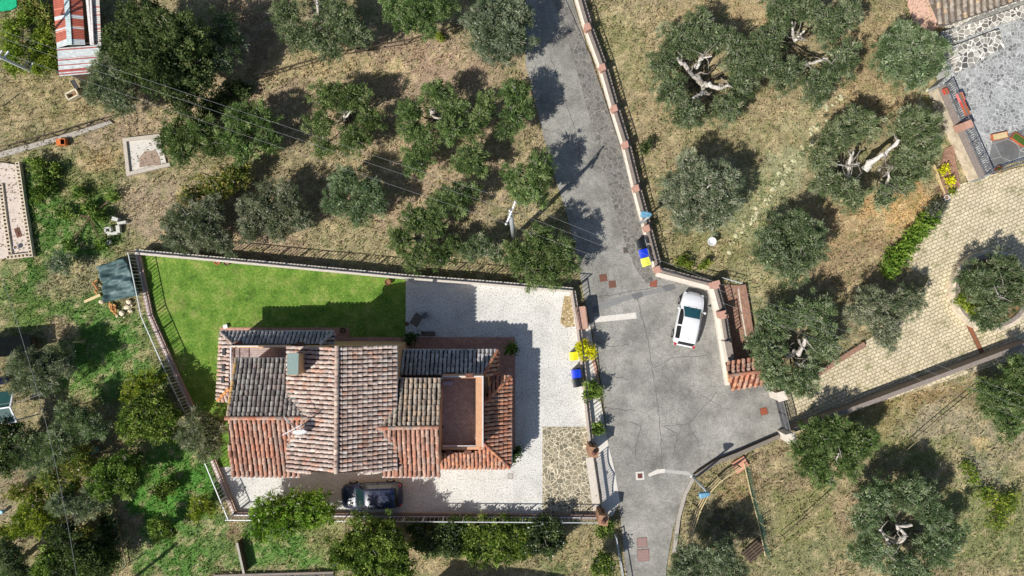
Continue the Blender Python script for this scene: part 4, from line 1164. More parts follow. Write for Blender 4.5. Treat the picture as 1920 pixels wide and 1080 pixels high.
# verge by the lower lamp: kerb, dark retaining wall, timber rails, brick pad, net fences
mb = MB(); mb.ribbon(PX([(1300, 893), (1284, 925), (1272, 968), (1263, 1035)]), -.13, .13, -.1, .18); tag(mb.build('verge_kerb', M['concrete_old']), kind='structure')
wall('verge_wall', 'thin dark retaining wall curving from the lamp to the driveway gate', [(1304, 893), (1340, 869), (1386, 851), (1462, 818)], .5, .22, M['wood_dark'], simple('grey_cap', S(128, 120, 110), .9, 9, .25))
sheet('verge_slab', PAD, .08, simple('brick_pad', S(206, 150, 126), .9, 8, .25), .15)
t = thing('timber_rail', 'curved pale timber rail fence along the verge below the lamp', 'rail fence', P(1318, 918))
rp = [(1381, 870), (1345, 893), (1322, 917), (1305, 950), (1294, 985), (1287, 1014)]
mb = MB()
for z, o_ in ((.3, 0), (.7, .0), (1.1, 0)):
    for i in range(len(rp) - 1): mb.tube([P(*rp[i], 0) + Vector((0, 0, z)), P(*rp[i + 1], 0) + Vector((0, 0, z))], .045, 6)
mb.build('rail', M['wood_pale'], t)
for q in rp:
    mb = MB(); mb.tube([P(*q), P(*q) + Vector((0, 0, 1.2))], .06, 7); mb.build('post', M['wood_pale'], t)
def net(label, pts, h, mat, lean=(0, 0), cell=.2, w=.016, grp='green net fences'):
    t = thing('net_fence', label, 'net fence', P(*pts[0]), group=grp)
    path = PX(pts); mb = MB()
    for z in np.arange(.05, h + .01, cell):
        for i in range(len(path) - 1):
            o_ = Vector((lean[0] * z, lean[1] * z, z)); mb.beam(path[i] + o_, path[i + 1] + o_, w, .01)
    for p in resample(path, cell): mb.beam(p, p + Vector((lean[0] * h, lean[1] * h, h)), w, .01)
    mb.build('netting', mat, t)
    mb = MB()
    for i in range(len(path) - 1): mb.tube([path[i] + Vector((0, 0, .12)), path[i + 1] + Vector((0, 0, .12))], .04, 6)
    mb.build('ground_pole', M['wood_pale'], t)
    for p in resample(path, 1.8):
        mb = MB(); mb.tube([p, p + Vector((lean[0] * h, lean[1] * h, h + .1))], .035, 6); mb.build('post', M['wood_pale'], t)
net('green net fence with pale poles running down the slope from the brick pad', [(1394, 868), (1408, 930), (1420, 975), (1434, 1042)], 1.1, M['net_green'], (.1, -.05))
net('green net fence in the scrub at the lower left', [(214, 952), (226, 1000), (238, 1058)], 1.2, M['net_green'], (.3, 0))
t = thing('wood_pallet', 'weathered wooden pallet lying in the shade below the net fence', 'pallet', P(1412, 1032), math.radians(40))
for k in range(5):
    mb = MB(); mb.box((0, -.42 + .21 * k, .16), (1.6, .14, .03)); mb.build('board', M['wood_dark'], t, local=True)
for k in range(3):
    mb = MB(); mb.box((-.7 + .7 * k, 0, .08), (.1, 1.0, .12)); mb.build('bearer', M['wood_dark'], t, local=True)
def railfence(label, pts, h=.9):
    t = thing('wire_fence', label, 'wire fence', P(*pts[0]), group='low wire fences on the lower slope'); path = PX(pts); mb = MB()
    for z in (.45, h):
        for i in range(len(path) - 1): mb.tube([path[i] + Vector((0, 0, z)), path[i + 1] + Vector((0, 0, z))], .035, 5)
    mb.build('rail', simple('grey_wood', S(150, 136, 108), .9, 9, .25), t); mb = MB()
    for p in resample(path, 2.2): mb.tube([p, p + Vector((0, 0, h + .08))], .03, 5)
    mb.build('post', M['wood_dark'], t)
railfence('low rail fence crossing the dry grass below the driveway wall', [(1688, 838), (1760, 775), (1840, 712), (1930, 660)])
railfence('short low rail fence beyond the net fence at the lower right', [(1462, 1000), (1508, 962), (1550, 924)])
def meshfence(label, pts, h=1.0, mat=None):
    t = thing('wire_fence', label, 'wire fence', P(*pts[0]), group='thin wire mesh fences'); railing(t, PX(pts), 0, h, mat or M['galv'], bar=.3, post=2.0, barw=.012)
meshfence('thin mesh fence along the lower left edge of the road', [(1152, 1000), (1160, 1040), (1170, 1100)])
meshfence('thin mesh fence across the upper grove above the olive row', [(0, 285), (110, 255), (200, 228)], .9, M['wood_dark'])
meshfence('thin wire fence crossing the dry ground at the top of the grove', [(480, 150), (640, 104), (760, 84), (870, 52)], .8, M['wood_dark'])
wall('field_wall', 'dark narrow wall stub standing on the grass at the bottom left', [(444, 1018), (457, 1076)], .7, .1, M['wood_dark'], M['concrete_old'])
wall('field_wall', 'low stone wall at the bottom edge below the white flowering shrub', [(400, 1080), (470, 1078), (625, 1074)], .15, .1, M['concrete_old'], M['coping'])
sheet('lower_shade_strip', [(445, 1080), (625, 1073), (625, 1140), (440, 1140)], .01, M['seam'])  # dark grey sheet painted as the shade strip below the low wall
# fence shadows on the grove side belong to the wall railing; a neighbour's house stands below the frame
t = thing('neighbour_house', 'plain neighbouring house just below the bottom edge, casting a dark shadow on the grass', 'house', P(850, 1220))
mb = MB(); mb.prism(PX([(752, 1136), (950, 1165), (930, 1320), (732, 1290)]), 0, 5.4); mb.build('wall', M['plaster'], t)
mb = MB(); mb.prism(PX([(746, 1132), (956, 1161), (936, 1326), (726, 1296)]), 5.4, 5.8); mb.build('roof', M['terracotta'], t)

# ------------------------------------------------------------------ left side: shed, slabs, tarp pile, scraps
def corr(mb, quad, n, colf, amp=.03, axis=0):
    """corrugated sheet: quad a,b,c,d ; ribs run a->b direction, repeated along a->d"""
    a, b, c, d = [Vector(p) for p in quad]
    for i in range(n):
        for (s0, s1, z0, z1) in ((0, .5, 0, amp), (.5, 1, amp, 0)):
            t0, t1 = (i + s0) / n, (i + s1) / n
            p = [a + (d - a) * t0, b + (c - b) * t0, b + (c - b) * t1, a + (d - a) * t1]
            up = [Vector((0, 0, z0)), Vector((0, 0, z0)), Vector((0, 0, z1)), Vector((0, 0, z1))]
            mb.add([p[k] + up[k] for k in range(4)], [(0, 1, 2, 3)], colf(i, (t0 + t1) / 2))
t = thing('tin_shed', 'shed with red and white rusty corrugated roof in the upper left scrub', 'shed', P(145, 60))
RED, WHT = S(166, 86, 66), S(196, 202, 202)
rs = random.Random(8)
def rc(i, s): return WHT if i in (12, 13, 19) else RED if rs.random() > .08 else S(214, 150, 130)
mb = MB()
corr(mb, PX([(99, -10, 2.4), (120, -12, 2.75), (127, 72, 2.75), (106, 80, 2.4)]), 26, rc)
corr(mb, PX([(128, -12, 2.75), (154, -8, 2.4), (159, 74, 2.4), (134, 72, 2.75)]), 26, rc)
corr(mb, PX([(106, 80, 2.4), (127, 72, 2.75), (128, 84, 2.75), (107, 90, 2.4)]), 4, lambda i, s: WHT)
corr(mb, PX([(134, 73, 2.75), (159, 74, 2.4), (160, 84, 2.4), (134, 84, 2.75)]), 4, lambda i, s: WHT)
o = mb.build('roof', M['corr'], t); o['label'] = 'red corrugated gable roof'
mb = MB(); corr(mb, PX([(119, -12, 2.8), (129, -12, 2.8), (135, 84, 2.8), (126, 84, 2.8)]), 30, lambda i, s: S(190, 206, 204), .02); mb.build('ridge_sheet', M['corr'], o)
mb = MB(); corr(mb, PX([(107, 90, 2.3), (190, 84, 2.1), (191, 136, 2.0), (111, 143, 2.1)]), 22, lambda i, s: (S(160, 74, 64) if (i in (1, 8, 9, 13, 17, 18, 20) and rs.random() < .8) else WHT), .03)
o2 = mb.build('roof', M['corr'], t); o2['label'] = 'white lean-to roof streaked with rust'
mb = MB(); corr(mb, PX([(174, -12, 2.0), (186, -12, 2.0), (190, 84, 2.0), (178, 86, 2.0)]), 26, lambda i, s: S(196, 192, 184) if rs.random() > .15 else S(170, 90, 74), .03); mb.build('roof', M['corr'], t)
mb = MB(); mb.beam(P(163, -12, 2.2), P(172, 84, 2.2), .18, .12, S(226, 220, 216)); mb.beam(P(170, -12, 2.2), P(175, 84, 2.2), .12, .12, S(226, 220, 216)); mb.build('gutter', M['attr'], t)
mb = MB(); mb.prism(PX([(106, -12), (152, -12), (157, 72), (112, 76)], 2.2), 0, 2.15); mb.prism(PX([(118, 92), (185, 90), (186, 130), (120, 136)], 1.9), 0, 1.9); mb.build('wall', M['wood_dark'], t)
t = thing('white_tub', 'cracked open white tub lying in dry grass below the shed', 'tub', P(141, 180), math.radians(28))
mb = MB()
for (x, y, a, b) in ((0, .24, .9, .09), (0, -.24, .9, .09), (.42, 0, .09, .5), (-.42, 0, .09, .5)): mb.box((x, y, .22), (a, b, .44))
mb.build('rim', simple('cream_plastic', S(226, 214, 184), .7, 6, .1), t, local=True)
mb = MB(); mb.box((0, 0, .05), (.8, .44, .1)); mb.build('tub_floor', M['soil'], t, local=True)
t = thing('leaning_board', 'dark framed panel leaning by the shed corner next to the white tub', 'panel', P(146, 161), math.radians(15))
mb = MB(); mb.slab([Vector((-.2, -.3, .1)), Vector((.2, -.3, .1)), Vector((.2, .3, .5)), Vector((-.2, .3, .5))], .04); mb.build('sheet', M['iron'], t, local=True)
mb = MB()
for a, b in (((-.22, -.32, .12), (-.22, .32, .54)), ((.22, -.32, .12), (.22, .32, .54))): mb.beam(a, b, .04)
mb.build('frame', M['wood_pale'], t, local=True)
t = thing('orange_crate', 'open orange box with black inside beside the grey wire fence', 'crate', P(120, 268), math.radians(5))
mb = MB()
for (x, y, a, b) in ((0, .22, .66, .04), (0, -.22, .66, .04), (.32, 0, .04, .44), (-.32, 0, .04, .44)): mb.box((x, y, .2), (a, b, .4))
mb.box((-.17, 0, .38), (.32, .46, .03)); mb.build('crate_side', simple('orange_plastic', S(206, 116, 62), .7, 6, .15), t, local=True)
mb = MB(); mb.box((0, 0, .03), (.6, .4, .05)); mb.build('crate_floor', M['iron'], t, local=True)
mb = MB(); mb.prism(PX([(4, -20), (30, -20), (31, 12), (22, 18), (-10, 22)], 1.6), 1.5, 1.6); tag(mb.build('green_awning', M['green_plastic']), 'bright green plastic sheet at the top left corner', 'plastic sheet')
# old foundation with broken concrete floor
t = thing('ruined_foundation', 'broken concrete foundation with low edges below the big dark tree', 'foundation', P(268, 290))
mb = MB(); mb.prism(PX([(236, 264), (300, 258), (312, 305), (246, 322)]), -.1, .03); mb.build('floor', simple('pale_floor', S(206, 200, 190), .9, 4, .12), t)
mb = MB(); mb.ribbon(PX([(300, 254), (233, 262), (240, 326), (318, 308)], .2), -.13, .13, -.1, .2); mb.build('edge', simple('pale_edge', S(190, 180, 166), .9, 7, .2), t)
mb = MB(); mb.prism(PX([(272, 284), (292, 282), (300, 296), (302, 308), (262, 314), (262, 296)]), 0, .05); mb.build('rubble', simple('rubble', S(160, 140, 124), 1, 12, .4, bump=.6), t)
# raised beds of hollow blocks
sheet('concrete_slab', [(-30, 300), (38, 310), (62, 478), (20, 484), (-30, 488)], .05, M['slab_pink'])
def blocks(label, pts, h=.35):
    t = thing('block_wall', label, 'block wall', P(*pts[0]), group='hollow block walls of the raised bed'); mb = MB(); cav = MB()
    path = resample(PX(pts), .27)
    for i in range(len(path) - 1):
        a, b = path[i], path[i + 1]; d = (b - a).normalized(); n = Vector((-d.y, d.x, 0)); L = (b - a).length
        m_ = (a + b) / 2; rz = math.atan2(d.y, d.x)
        for s_ in (-1, 1):
            mb.box(m_ + n * (s_ * .125) + Vector((0, 0, h / 2)), (L * .98, .06, h), rz, S(214, 200, 176))
            mb.box(m_ + d * (s_ * (L / 2 - .035)) + Vector((0, 0, h / 2)), (.06, .19, h), rz, S(206, 190, 168))
        cav.box(m_ + Vector((0, 0, .06)), (L * .8, .19, .05), rz, S(80, 70, 60))
    mb.build('blocks', M['attr'], t); cav.build('cavity_floor', M['attr'], t)
blocks('long row of hollow blocks along the right side of the raised bed', [(38, 305), (50, 390), (64, 482)])
blocks('short row of hollow blocks closing the raised bed at its lower end', [(18, 483), (60, 478)])
blocks('inner row of dark hollow blocks with weeds near the left edge', [(4, 345), (12, 410), (22, 478)], .2)
t = thing('rust_plate', 'rusty square sheet lying on the pale concrete bed', 'metal sheet', P(35, 436), math.radians(-70)); mb = MB(); mb.box((0, 0, .07), (.72, .4, .03)); mb.box((0, 0, .1), (.5, .06, .05)); mb.build('plate', M['rust'], t, local=True)
pot('white round pot on the pale concrete bed near its lower end', 34, 464, .05, .16, .3, M['white_metal'])
# concrete blocks dumped in the grass
for i, (x, y, L, w, h, rz, lab) in enumerate(((207, 432, .5, .45, .35, .1, 'pale concrete block with a square hole, lowest of the dumped pile'), (214, 438, .8, .25, .25, .1, 'long pale concrete slab lying along the front of the dumped pile'), (222, 412, .5, .3, .5, -.3, 'upright concrete block at the top of the dumped pile'), (232, 418, .7, .2, .3, .2, 'broken concrete beam at the right of the dumped pile'), (225, 430, .3, .6, .3, .1, 'concrete block between the others in the dumped pile'), (206, 455, .4, .3, .25, .5, 'single concrete block lying below the dumped pile'))):
    t = thing('concrete_block', lab, 'concrete block', P(x, y), rz, 'dumped concrete blocks'); mb = MB()
    if i == 0:
        for (a, b, c, d_) in ((0, .17, L, .1), (0, -.17, L, .1), (.2, 0, .1, w - .1), (-.2, 0, .1, w - .1)): mb.box((a, b, h / 2), (c, d_, h))
    else:
        z = h * .5; vs = [(sx * L / 2 * (.92 if zz else 1), sy * w / 2 * (.9 if zz else 1), zz * h) for zz in (0, 1) for sx, sy in ((-1, -1), (1, -1), (1, 1), (-1, 1))]
        mb.add(vs, [(3, 2, 1, 0), (4, 5, 6, 7), (0, 1, 5, 4), (1, 2, 6, 5), (2, 3, 7, 6), (3, 0, 4, 7)])
    mb.build('block', simple('block_concrete', S(200, 200, 190), .9, 6, .2), t, local=True)
# tarpaulin over a wood pile
t = thing('tarp_stack', 'wood stack under a creased blue grey tarpaulin outside the lawn wall', 'covered stack', P(220, 525))
cs = [Vector(p) for p in PX([(179, 499), (236, 482), (258, 553), (191, 567)], 1.15)]
n = 40; vs = []; rs = random.Random(4)
for j in range(n + 1):
    for i in range(n + 1):
        u, v = i / n, j / n
        p = (cs[0] * (1 - u) + cs[1] * u) * (1 - v) + (cs[3] * (1 - u) + cs[2] * u) * v
        f = 1.7 * .07 * math.sin(9 * v + 2.2 * u + 1.5 * math.sin(4 * u)) + .09 * math.sin(21 * v - 7 * u + 1.1) + .05 * math.sin(37 * v + 5 * u)
        edge = min(u, 1 - u, v, 1 - v); drop = -.25 * max(0, 1 - edge / .06) ** 2
        sagc = -.16 * math.sin(math.pi * u) * math.sin(math.pi * v) + .22 * (1 - v) * u
        vs.append(p + Vector((0, 0, f + drop + sagc - .1)))
fs = [(j * (n + 1) + i, (j + 1) * (n + 1) + i, (j + 1) * (n + 1) + i + 1, j * (n + 1) + i + 1) for j in range(n) for i in range(n)]
m2 = len(vs); mb = MB(); mb.add(vs + [v - Vector((0, 0, .01)) for v in vs], fs + [tuple(i + m2 for i in f[::-1]) for f in fs]); mb.build('tarpaulin', M['tarp'], t, smooth=True)
mb = MB(); ps = PX([(186, 506), (234, 492), (250, 550), (196, 560)], 1.0); mb.prism(ps, 0, .72); mb.build('wood_stack', M['wood_dark'], t)
t = thing('long_plank', 'pale plank sticking out from under the tarpaulin', 'plank', P(174, 559)); mb = MB(); mb.beam(P(158, 566, .1), P(188, 553, .3), .2, .05); mb.build('board', M['wood_pale'], t)
def rock(name, label, px, py, s, col, seed, group, cat='stone', z=0.0, flat=.6):
    rs = random.Random(seed); import bmesh
    bm = bmesh.new(); bmesh.ops.create_icosphere(bm, subdivisions=2, radius=1)
    ax = [rs.uniform(.7, 1.25) for _ in range(2)] + [flat]
    pl = [Vector((rs.uniform(-1, 1), rs.uniform(-1, 1), rs.uniform(-.4, 1))).normalized() for _ in range(9)]
    for v in bm.verts:
        c = v.co.copy()
        for q in pl:
            d = c.dot(q) - .78
            if d > 0: c -= q * d
        v.co = Vector((c.x * ax[0], c.y * ax[1], c.z * ax[2])) * s
    me = bpy.data.meshes.new(name); bm.to_mesh(me); bm.free()
    at = me.attributes.new("Col", 'FLOAT_COLOR', 'FACE'); at.data.foreach_set("color", np.tile(np.array([*col, 1], np.float32), len(me.polygons)))
    me.materials.append(M['attr']); o = bpy.data.objects.new(name, me); o.location = P(px, py, z) + Vector((0, 0, s * flat * .4)); o.rotation_euler.z = rs.uniform(0, 6.28); COL.objects.link(o)
    tag(o, label, cat, group)
rocks = [(191, 566, .22, 'square pale stone at the left corner of the tarpaulin'), (243, 566, .25, 'squarish pale stone at the right corner of the tarpaulin'), (239, 576, .24, 'large pale stone below the right end of the tarpaulin'), (229, 587, .22, 'pale flat stone at the bottom centre of the stones by the tarpaulin'), (220, 591, .16, 'small pale stone at the lower left of the stones by the tarpaulin'),
         (245, 583, .18, 'pale stone furthest right of those below the tarpaulin'), (247, 573, .1, 'tiny pale stone nearest the lawn wall below the tarpaulin'), (233, 595, .09, 'tiny pale stone lowest below the tarpaulin')]
for i, (x, y, s, lab) in enumerate(rocks): rock('loose_stone', lab, x, y, s, S(220, 206, 180), 50 + i, 'stones below the tarpaulin')
rs = random.Random(77)
fw = [(208, 570), (212, 573), (210, 577), (214, 580), (217, 583), (211, 583), (206, 574), (215, 576), (216, 588), (179, 527), (176, 533), (181, 540), (180, 548)]
for i, (x, y) in enumerate(fw):
    a = rs.uniform(0, 3.1); p = P(x, y, .12 + .05 * (i % 3)); d = Vector((math.cos(a), math.sin(a), rs.uniform(-.2, .2))) * .17
    mb = MB(); mb.tube([p - d, p + d], .065, 6, S(*rs.choice([(216, 160, 100), (226, 180, 120), (196, 130, 84)])))
    tag(mb.build('firewood_log', M['attr']), 'small split orange firewood log in the heap at the tarpaulin edge', 'log', 'firewood logs')
# garden stepping stones on the dry lawn at the right
rs = random.Random(31); sp = []
line = [(1582, 180), (1560, 200), (1540, 225), (1525, 250), (1500, 285), (1480, 305), (1468, 330), (1455, 350), (1440, 372), (1425, 390), (1408, 412), (1390, 440), (1370, 470)]
for i in range(len(line) - 1):
    for k in range(5):
        t_ = (k + rs.random()) / 5; sp.append((line[i][0] * (1 - t_) + line[i + 1][0] * t_ + rs.uniform(-9, 9), line[i][1] * (1 - t_) + line[i + 1][1] * t_ + rs.uniform(-6, 6)))
for i, (x, y) in enumerate(sp):
    rock('path_stone', 'pale flat stone of the overgrown stone path across the dry lawn', x, y, rs.uniform(.07, .24), S(196, 192, 156), 200 + i, 'flat stones of the lawn path', z=-.1, flat=.3)
sp2 = [(1735 + 12 * k / 6 + rs.uniform(-6, 6) + k * 3.2, 170 + k * 9 + rs.uniform(-4, 4)) for k in range(14)]
for i, (x, y) in enumerate(sp2):
    rock('edge_stone', 'pale rounded stone in the rough stone edge below the patio wall', x + 6, y, rs.uniform(.12, .26), S(196, 198, 170), 400 + i, 'edge stones below the patio wall', z=-.1, flat=.4)
# dark green roofed gazebo, black block for a cast shadow and barrels at the left edge
t = thing('garden_gazebo', 'gazebo with dark green two part roof and white edges at the left edge', 'gazebo', P(20, 762))
mb = MB(); mb.slab(PX([(-40, 772, 2.9), (19, 764, 2.9), (25, 733, 2.5), (-40, 738, 2.5)]), .05); mb.slab(PX([(-40, 773, 2.9), (19, 765, 2.9), (30, 790, 2.5), (-40, 798, 2.5)]), .05); mb.build('roof', M['shed_roof'], t)
mb = MB()
for a, b in (((-40, 772, 2.95), (20, 763, 2.95)), ((19, 764, 2.93), (31, 791, 2.52)), ((19, 764, 2.93), (25, 733, 2.52)), ((-40, 799, 2.5), (30, 791, 2.5))): mb.beam(P(*a), P(*b), .1, .08)
mb.build('roof_trim', M['white_metal'], t)
for q in ((24, 736), (29, 788)):
    mb = MB(); mb.beam(P(*q, 2.5), Vector((P(*q, 2.5).x, P(*q, 2.5).y, 0)), .08); mb.build('post', M['white_metal'], t)
t = thing('shadow_block', 'low black block in place of a cast shadow, left edge above the grey olive', 'shadow block', P(25, 650))  # added block, its black top painted as a cast shadow
mb = MB(); mb.prism(PX([(-40, 636), (56, 628), (61, 662), (20, 668), (-40, 672)], 1.2), 1.12, 1.2); mb.build('roof', simple('shade_black', (.006, .008, .008), .95, 3, .2, spec=.05), t)
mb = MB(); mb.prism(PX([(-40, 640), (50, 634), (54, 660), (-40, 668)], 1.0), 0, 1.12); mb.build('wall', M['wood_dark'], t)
def barrel(label, x, y, r, h, col):
    t = thing('barrel', label, 'barrel', P(x, y), group='plastic barrels'); mb = MB(); mb.lathe((0, 0, 0), [(r * .9, 0), (r, .1), (r * 1.02, h * .5), (r, h - .08), (r * .92, h)], 16, col); mb.build('barrel_body', M['attr_gloss'], t, local=True, smooth=False)
    mb = MB(); mb.lathe((0, 0, 0), [(r * .95, h), (r * .95, h + .04), (r * .7, h + .06)], 16, tuple(c * 1.15 for c in col)); mb.build('lid', M['attr_gloss'], t, local=True)
barrel('blue barrel half hidden by the grey olive at the left edge', 10, 712, .3, .9, (.03, .03, .4))
barrel('pale teal lidded barrel in the scrub at the lower left', 181, 843, .26, .8, S(110, 150, 146))
barrel('small light blue container on bare soil at the far left bottom', 8, 958, .14, .3, S(110, 170, 200))
# garden furniture in the shaded yard
t = thing('garden_table', 'small slatted garden table in the shaded part of the white yard', 'table', P(783, 599), math.radians(-32))
mb = MB()
for k in range(5): mb.box((-.26 + .13 * k, 0, .68), (.11, .9, .03))
mb.build('table_top', M['wood_dark'], t, local=True)
for sx in (-.25, .25):
    for sy in (-.38, .38):
        mb = MB(); mb.beam((sx, sy, 0), (sx, sy, .67), .05); mb.build('leg', M['wood_dark'], t, local=True)
t = thing('garden_stool', 'small grey stool next to the slatted garden table', 'stool', P(798, 591), math.radians(30))
mb = MB(); mb.box((0, 0, .42), (.4, .4, .04)); mb.build('seat', M['iron_grey'], t, local=True)
for sx in (-.16, .16):
    for sy in (-.16, .16):
        mb = MB(); mb.beam((sx, sy, 0), (sx, sy, .42), .035); mb.build('leg', M['iron_grey'], t, local=True)
t = thing('garden_bench', 'narrow dark bench in the shaded yard against the terracotta walk', 'bench', P(804, 625), 0)
mb = MB()
for k in range(3): mb.box((0, -.12 + .12 * k, .44), (1.0, .1, .03))
mb.build('seat', M['wood_dark'], t, local=True)
for sx in (-.42, .42):
    mb = MB(); mb.box((sx, 0, .21), (.06, .3, .42)); mb.build('leg', M['wood_dark'], t, local=True)
t = thing('white_box', 'small white box on the lawn at the house corner', 'box', P(425, 612)); mb = MB(); mb.box((0, 0, .12), (.26, .26, .24), .2); mb.box((0, 0, .25), (.3, .3, .03), .2); mb.build('box', M['white_metal'], t, local=True)
t = thing('terrace_sunbed', 'folded pale blue mat lying at the top of the brown terrace', 'mat', P(840, 719, 3.2)); mb = MB(); mb.box((0, 0, .06), (.7, .16, .1)); mb.box((0, .1, .04), (.66, .1, .05)); mb.build('mat', simple('pale_blue', S(176, 190, 220), .8, 5, .1), t, local=True)
# bare garden posts with long shadows
for i, (x, y, h, lab) in enumerate(((2, 200, 1.6, 'wooden stake at the far left edge beside dry grass'), (140, 690, 1.3, 'thin stake standing beside the grey olive on the left'), (158, 640, 1.4, 'thin stake near the black shadow block'), (236, 1096, 5.2, 'tall pole just below the lower left edge'), (175, 752, 1.4, 'thin stake between the left olives and the dark leaved tree'))):
    t = thing('garden_stake', lab, 'stake', P(x, y), group='stakes in the garden'); mb = MB(); mb.tube([P(x, y), P(x, y) + Vector((.05, .03, h))], .05 if h < 3 else .12, 7); mb.build('stake', M['wood_pale'], t)
# ------------------------------------------------------------------ trees and shrubs
LP = lambda *cs: np.array([S(*c, k=1.5) for c in cs])
KIND = {  # leaf length, width, blades per m2 of lobe disc, clump radius, colours, outward pull, upward pull, translucency irrelevant
    'olive':  (.23, .042, 1000, .24, LP((84, 100, 70), (100, 116, 84), (116, 128, 100), (74, 92, 60), (132, 142, 118)), .85, .25),
    'olive_green': (.23, .042, 1000, .24, LP((78, 100, 58), (92, 114, 68), (108, 128, 82), (68, 90, 50), (122, 138, 96)), .9, .25),
    'olive_grey': (.22, .04, 1050, .24, LP((92, 104, 80), (108, 118, 96), (124, 132, 112), (80, 94, 70), (140, 146, 128)), .8, .2),
    'dark':   (.16, .11, 650, .34, LP((52, 68, 40), (64, 80, 46), (78, 94, 56), (44, 56, 34), (92, 106, 68)), .35, .5),
    'broad':  (.16, .11, 620, .32, LP((70, 90, 40), (86, 108, 46), (102, 124, 56), (58, 78, 34), (120, 138, 72)), .35, .5),
    'yellowgreen': (.16, .08, 600, .28, LP((98, 116, 42), (116, 130, 48), (80, 100, 38), (130, 142, 62)), .5, .5),
    'vine': (.15, .08, 170, .3, LP((100, 122, 42), (118, 134, 50), (82, 106, 38), (130, 144, 66)), .5, .5),
    'yellow': (.18, .09, 420, .16, LP((222, 206, 40), (204, 190, 36), (186, 172, 40), (156, 152, 50)), .6, .5),
    'grey':   (.22, .07, 380, .22, LP((96, 104, 92), (112, 118, 106), (78, 88, 74), (130, 134, 122)), .7, .4),
    'hedge':  (.30, .08, 380, .22, LP((92, 122, 48), (108, 136, 56), (76, 104, 40), (124, 148, 70)), .6, .7),
    'scrub':  (.28, .09, 260, .30, LP((96, 106, 56), (118, 122, 66), (140, 136, 82), (82, 98, 46)), .6, .4),
}
def crown_arrays(lobes, kind, seed, dens=1.0):
    L, Wd, n_m2, cr, palc, outp, upp = KIND[kind]
    r = np.random.default_rng(seed)
    Vs, Cs = [], []
    tint = np.array([r.uniform(1.0, 1.1), r.uniform(.97, 1.01), r.uniform(.9, .98)]) * r.uniform(.88, 1.12)
    for (cx, cy, cz, rad, rz) in lobes:
        nb = int(n_m2 * dens * math.pi * rad * rad) + 30
        K = max(8, int(26 * rad * rad / (cr / .3) ** 2))
        d = r.normal(size=(K, 3)); d[:, 2] += .35; d /= np.linalg.norm(d, axis=1, keepdims=True)
        rr = r.uniform(.76, 1.05, (K, 1))
        ang = np.arctan2(d[:, 1], d[:, 0]); ph = r.uniform(0, 6.28, 3)
        wob = 1 + .13 * np.sin(2 * ang + ph[0]) + .10 * np.sin(3 * ang + ph[1]) + .07 * np.sin(5 * ang + ph[2])
        rr = rr * wob[:, None]; far = r.random(K) < .1; rr[far] *= r.uniform(1.1, 1.28, (int(far.sum()), 1))
        cc = d * rr * np.array([rad, rad, rz])
        tone = r.integers(0, len(palc), K); br = r.uniform(.75, 1.2, K)
        k = r.integers(0, K, nb)
        p = cc[k] + r.normal(0, cr * .42, (nb, 3))
        fill = r.random(nb) < .34      # leaves inside the crown
        q = r.normal(size=(nb, 3)); q *= (r.random((nb, 1)) ** .4 * .8) / np.linalg.norm(q, axis=1, keepdims=True)
        p = np.where(fill[:, None], q * np.array([rad, rad, rz]), p)
        out = d[k] * outp + r.normal(0, .45, (nb, 3)) + np.array([0, 0, upp])
        out /= np.linalg.norm(out, axis=1, keepdims=True)
        side = np.cross(out, r.normal(size=(nb, 3))); side /= np.linalg.norm(side, axis=1, keepdims=True) + 1e-6
        if kind in ('dark', 'broad', 'yellowgreen'):
            # broad leaves lie flatter and face the light
            side = np.cross(out, np.array([0, 0, 1.0]) + r.normal(0, .6, (nb, 3))); side /= np.linalg.norm(side, axis=1, keepdims=True) + 1e-6
        ln = L * r.uniform(.55, 1.35, (nb, 1)); w = Wd * r.uniform(.6, 1.3, (nb, 1)); w = np.where(fill[:, None], w * 2.6, w)
        droop = np.zeros((nb, 3)); droop[:, 2] = -.12 * ln[:, 0]
        p0 = p; p2 = p + out * ln + droop; p1 = p + out * ln * .5
        V = np.stack([p0, p1 + side * w * .5, p2, p1 - side * w * .5], 1) + np.array([cx, cy, cz])
        V[..., 2] = np.maximum(V[..., 2], .03)
        c = palc[tone[k]] * br[k][:, None] * r.uniform(.82, 1.2, (nb, 1)) * (1 + r.normal(0, .05, (nb, 3)))
        Vs.append(V); Cs.append(c * tint)
    return np.concatenate(Vs), np.clip(np.concatenate(Cs), 0.004, .8)

BARK = [S(176, 168, 156), S(150, 142, 130), S(196, 190, 180)]
def limb(mb, pts, r0, r1, rs, col=None, n=8):
    """gnarled tapering limb through the points"""
    out, rad = [], []
    for i in range(len(pts) - 1):
        a, b = Vector(pts[i]), Vector(pts[i + 1]); m = max(2, int((b - a).length / .25))
        for k in range(m):
            t = k / m; out.append(a + (b - a) * t + Vector((rs.uniform(-1, 1), rs.uniform(-1, 1), rs.uniform(-1, 1))) * min(.1, r0 * .5))
    out.append(Vector(pts[-1]))
    N = len(out)
    for i in range(N): rad.append((r0 + (r1 - r0) * i / (N - 1)) * rs.uniform(.7, 1.3))
    mb.tube(out, rad, n, col or rs.choice(BARK))

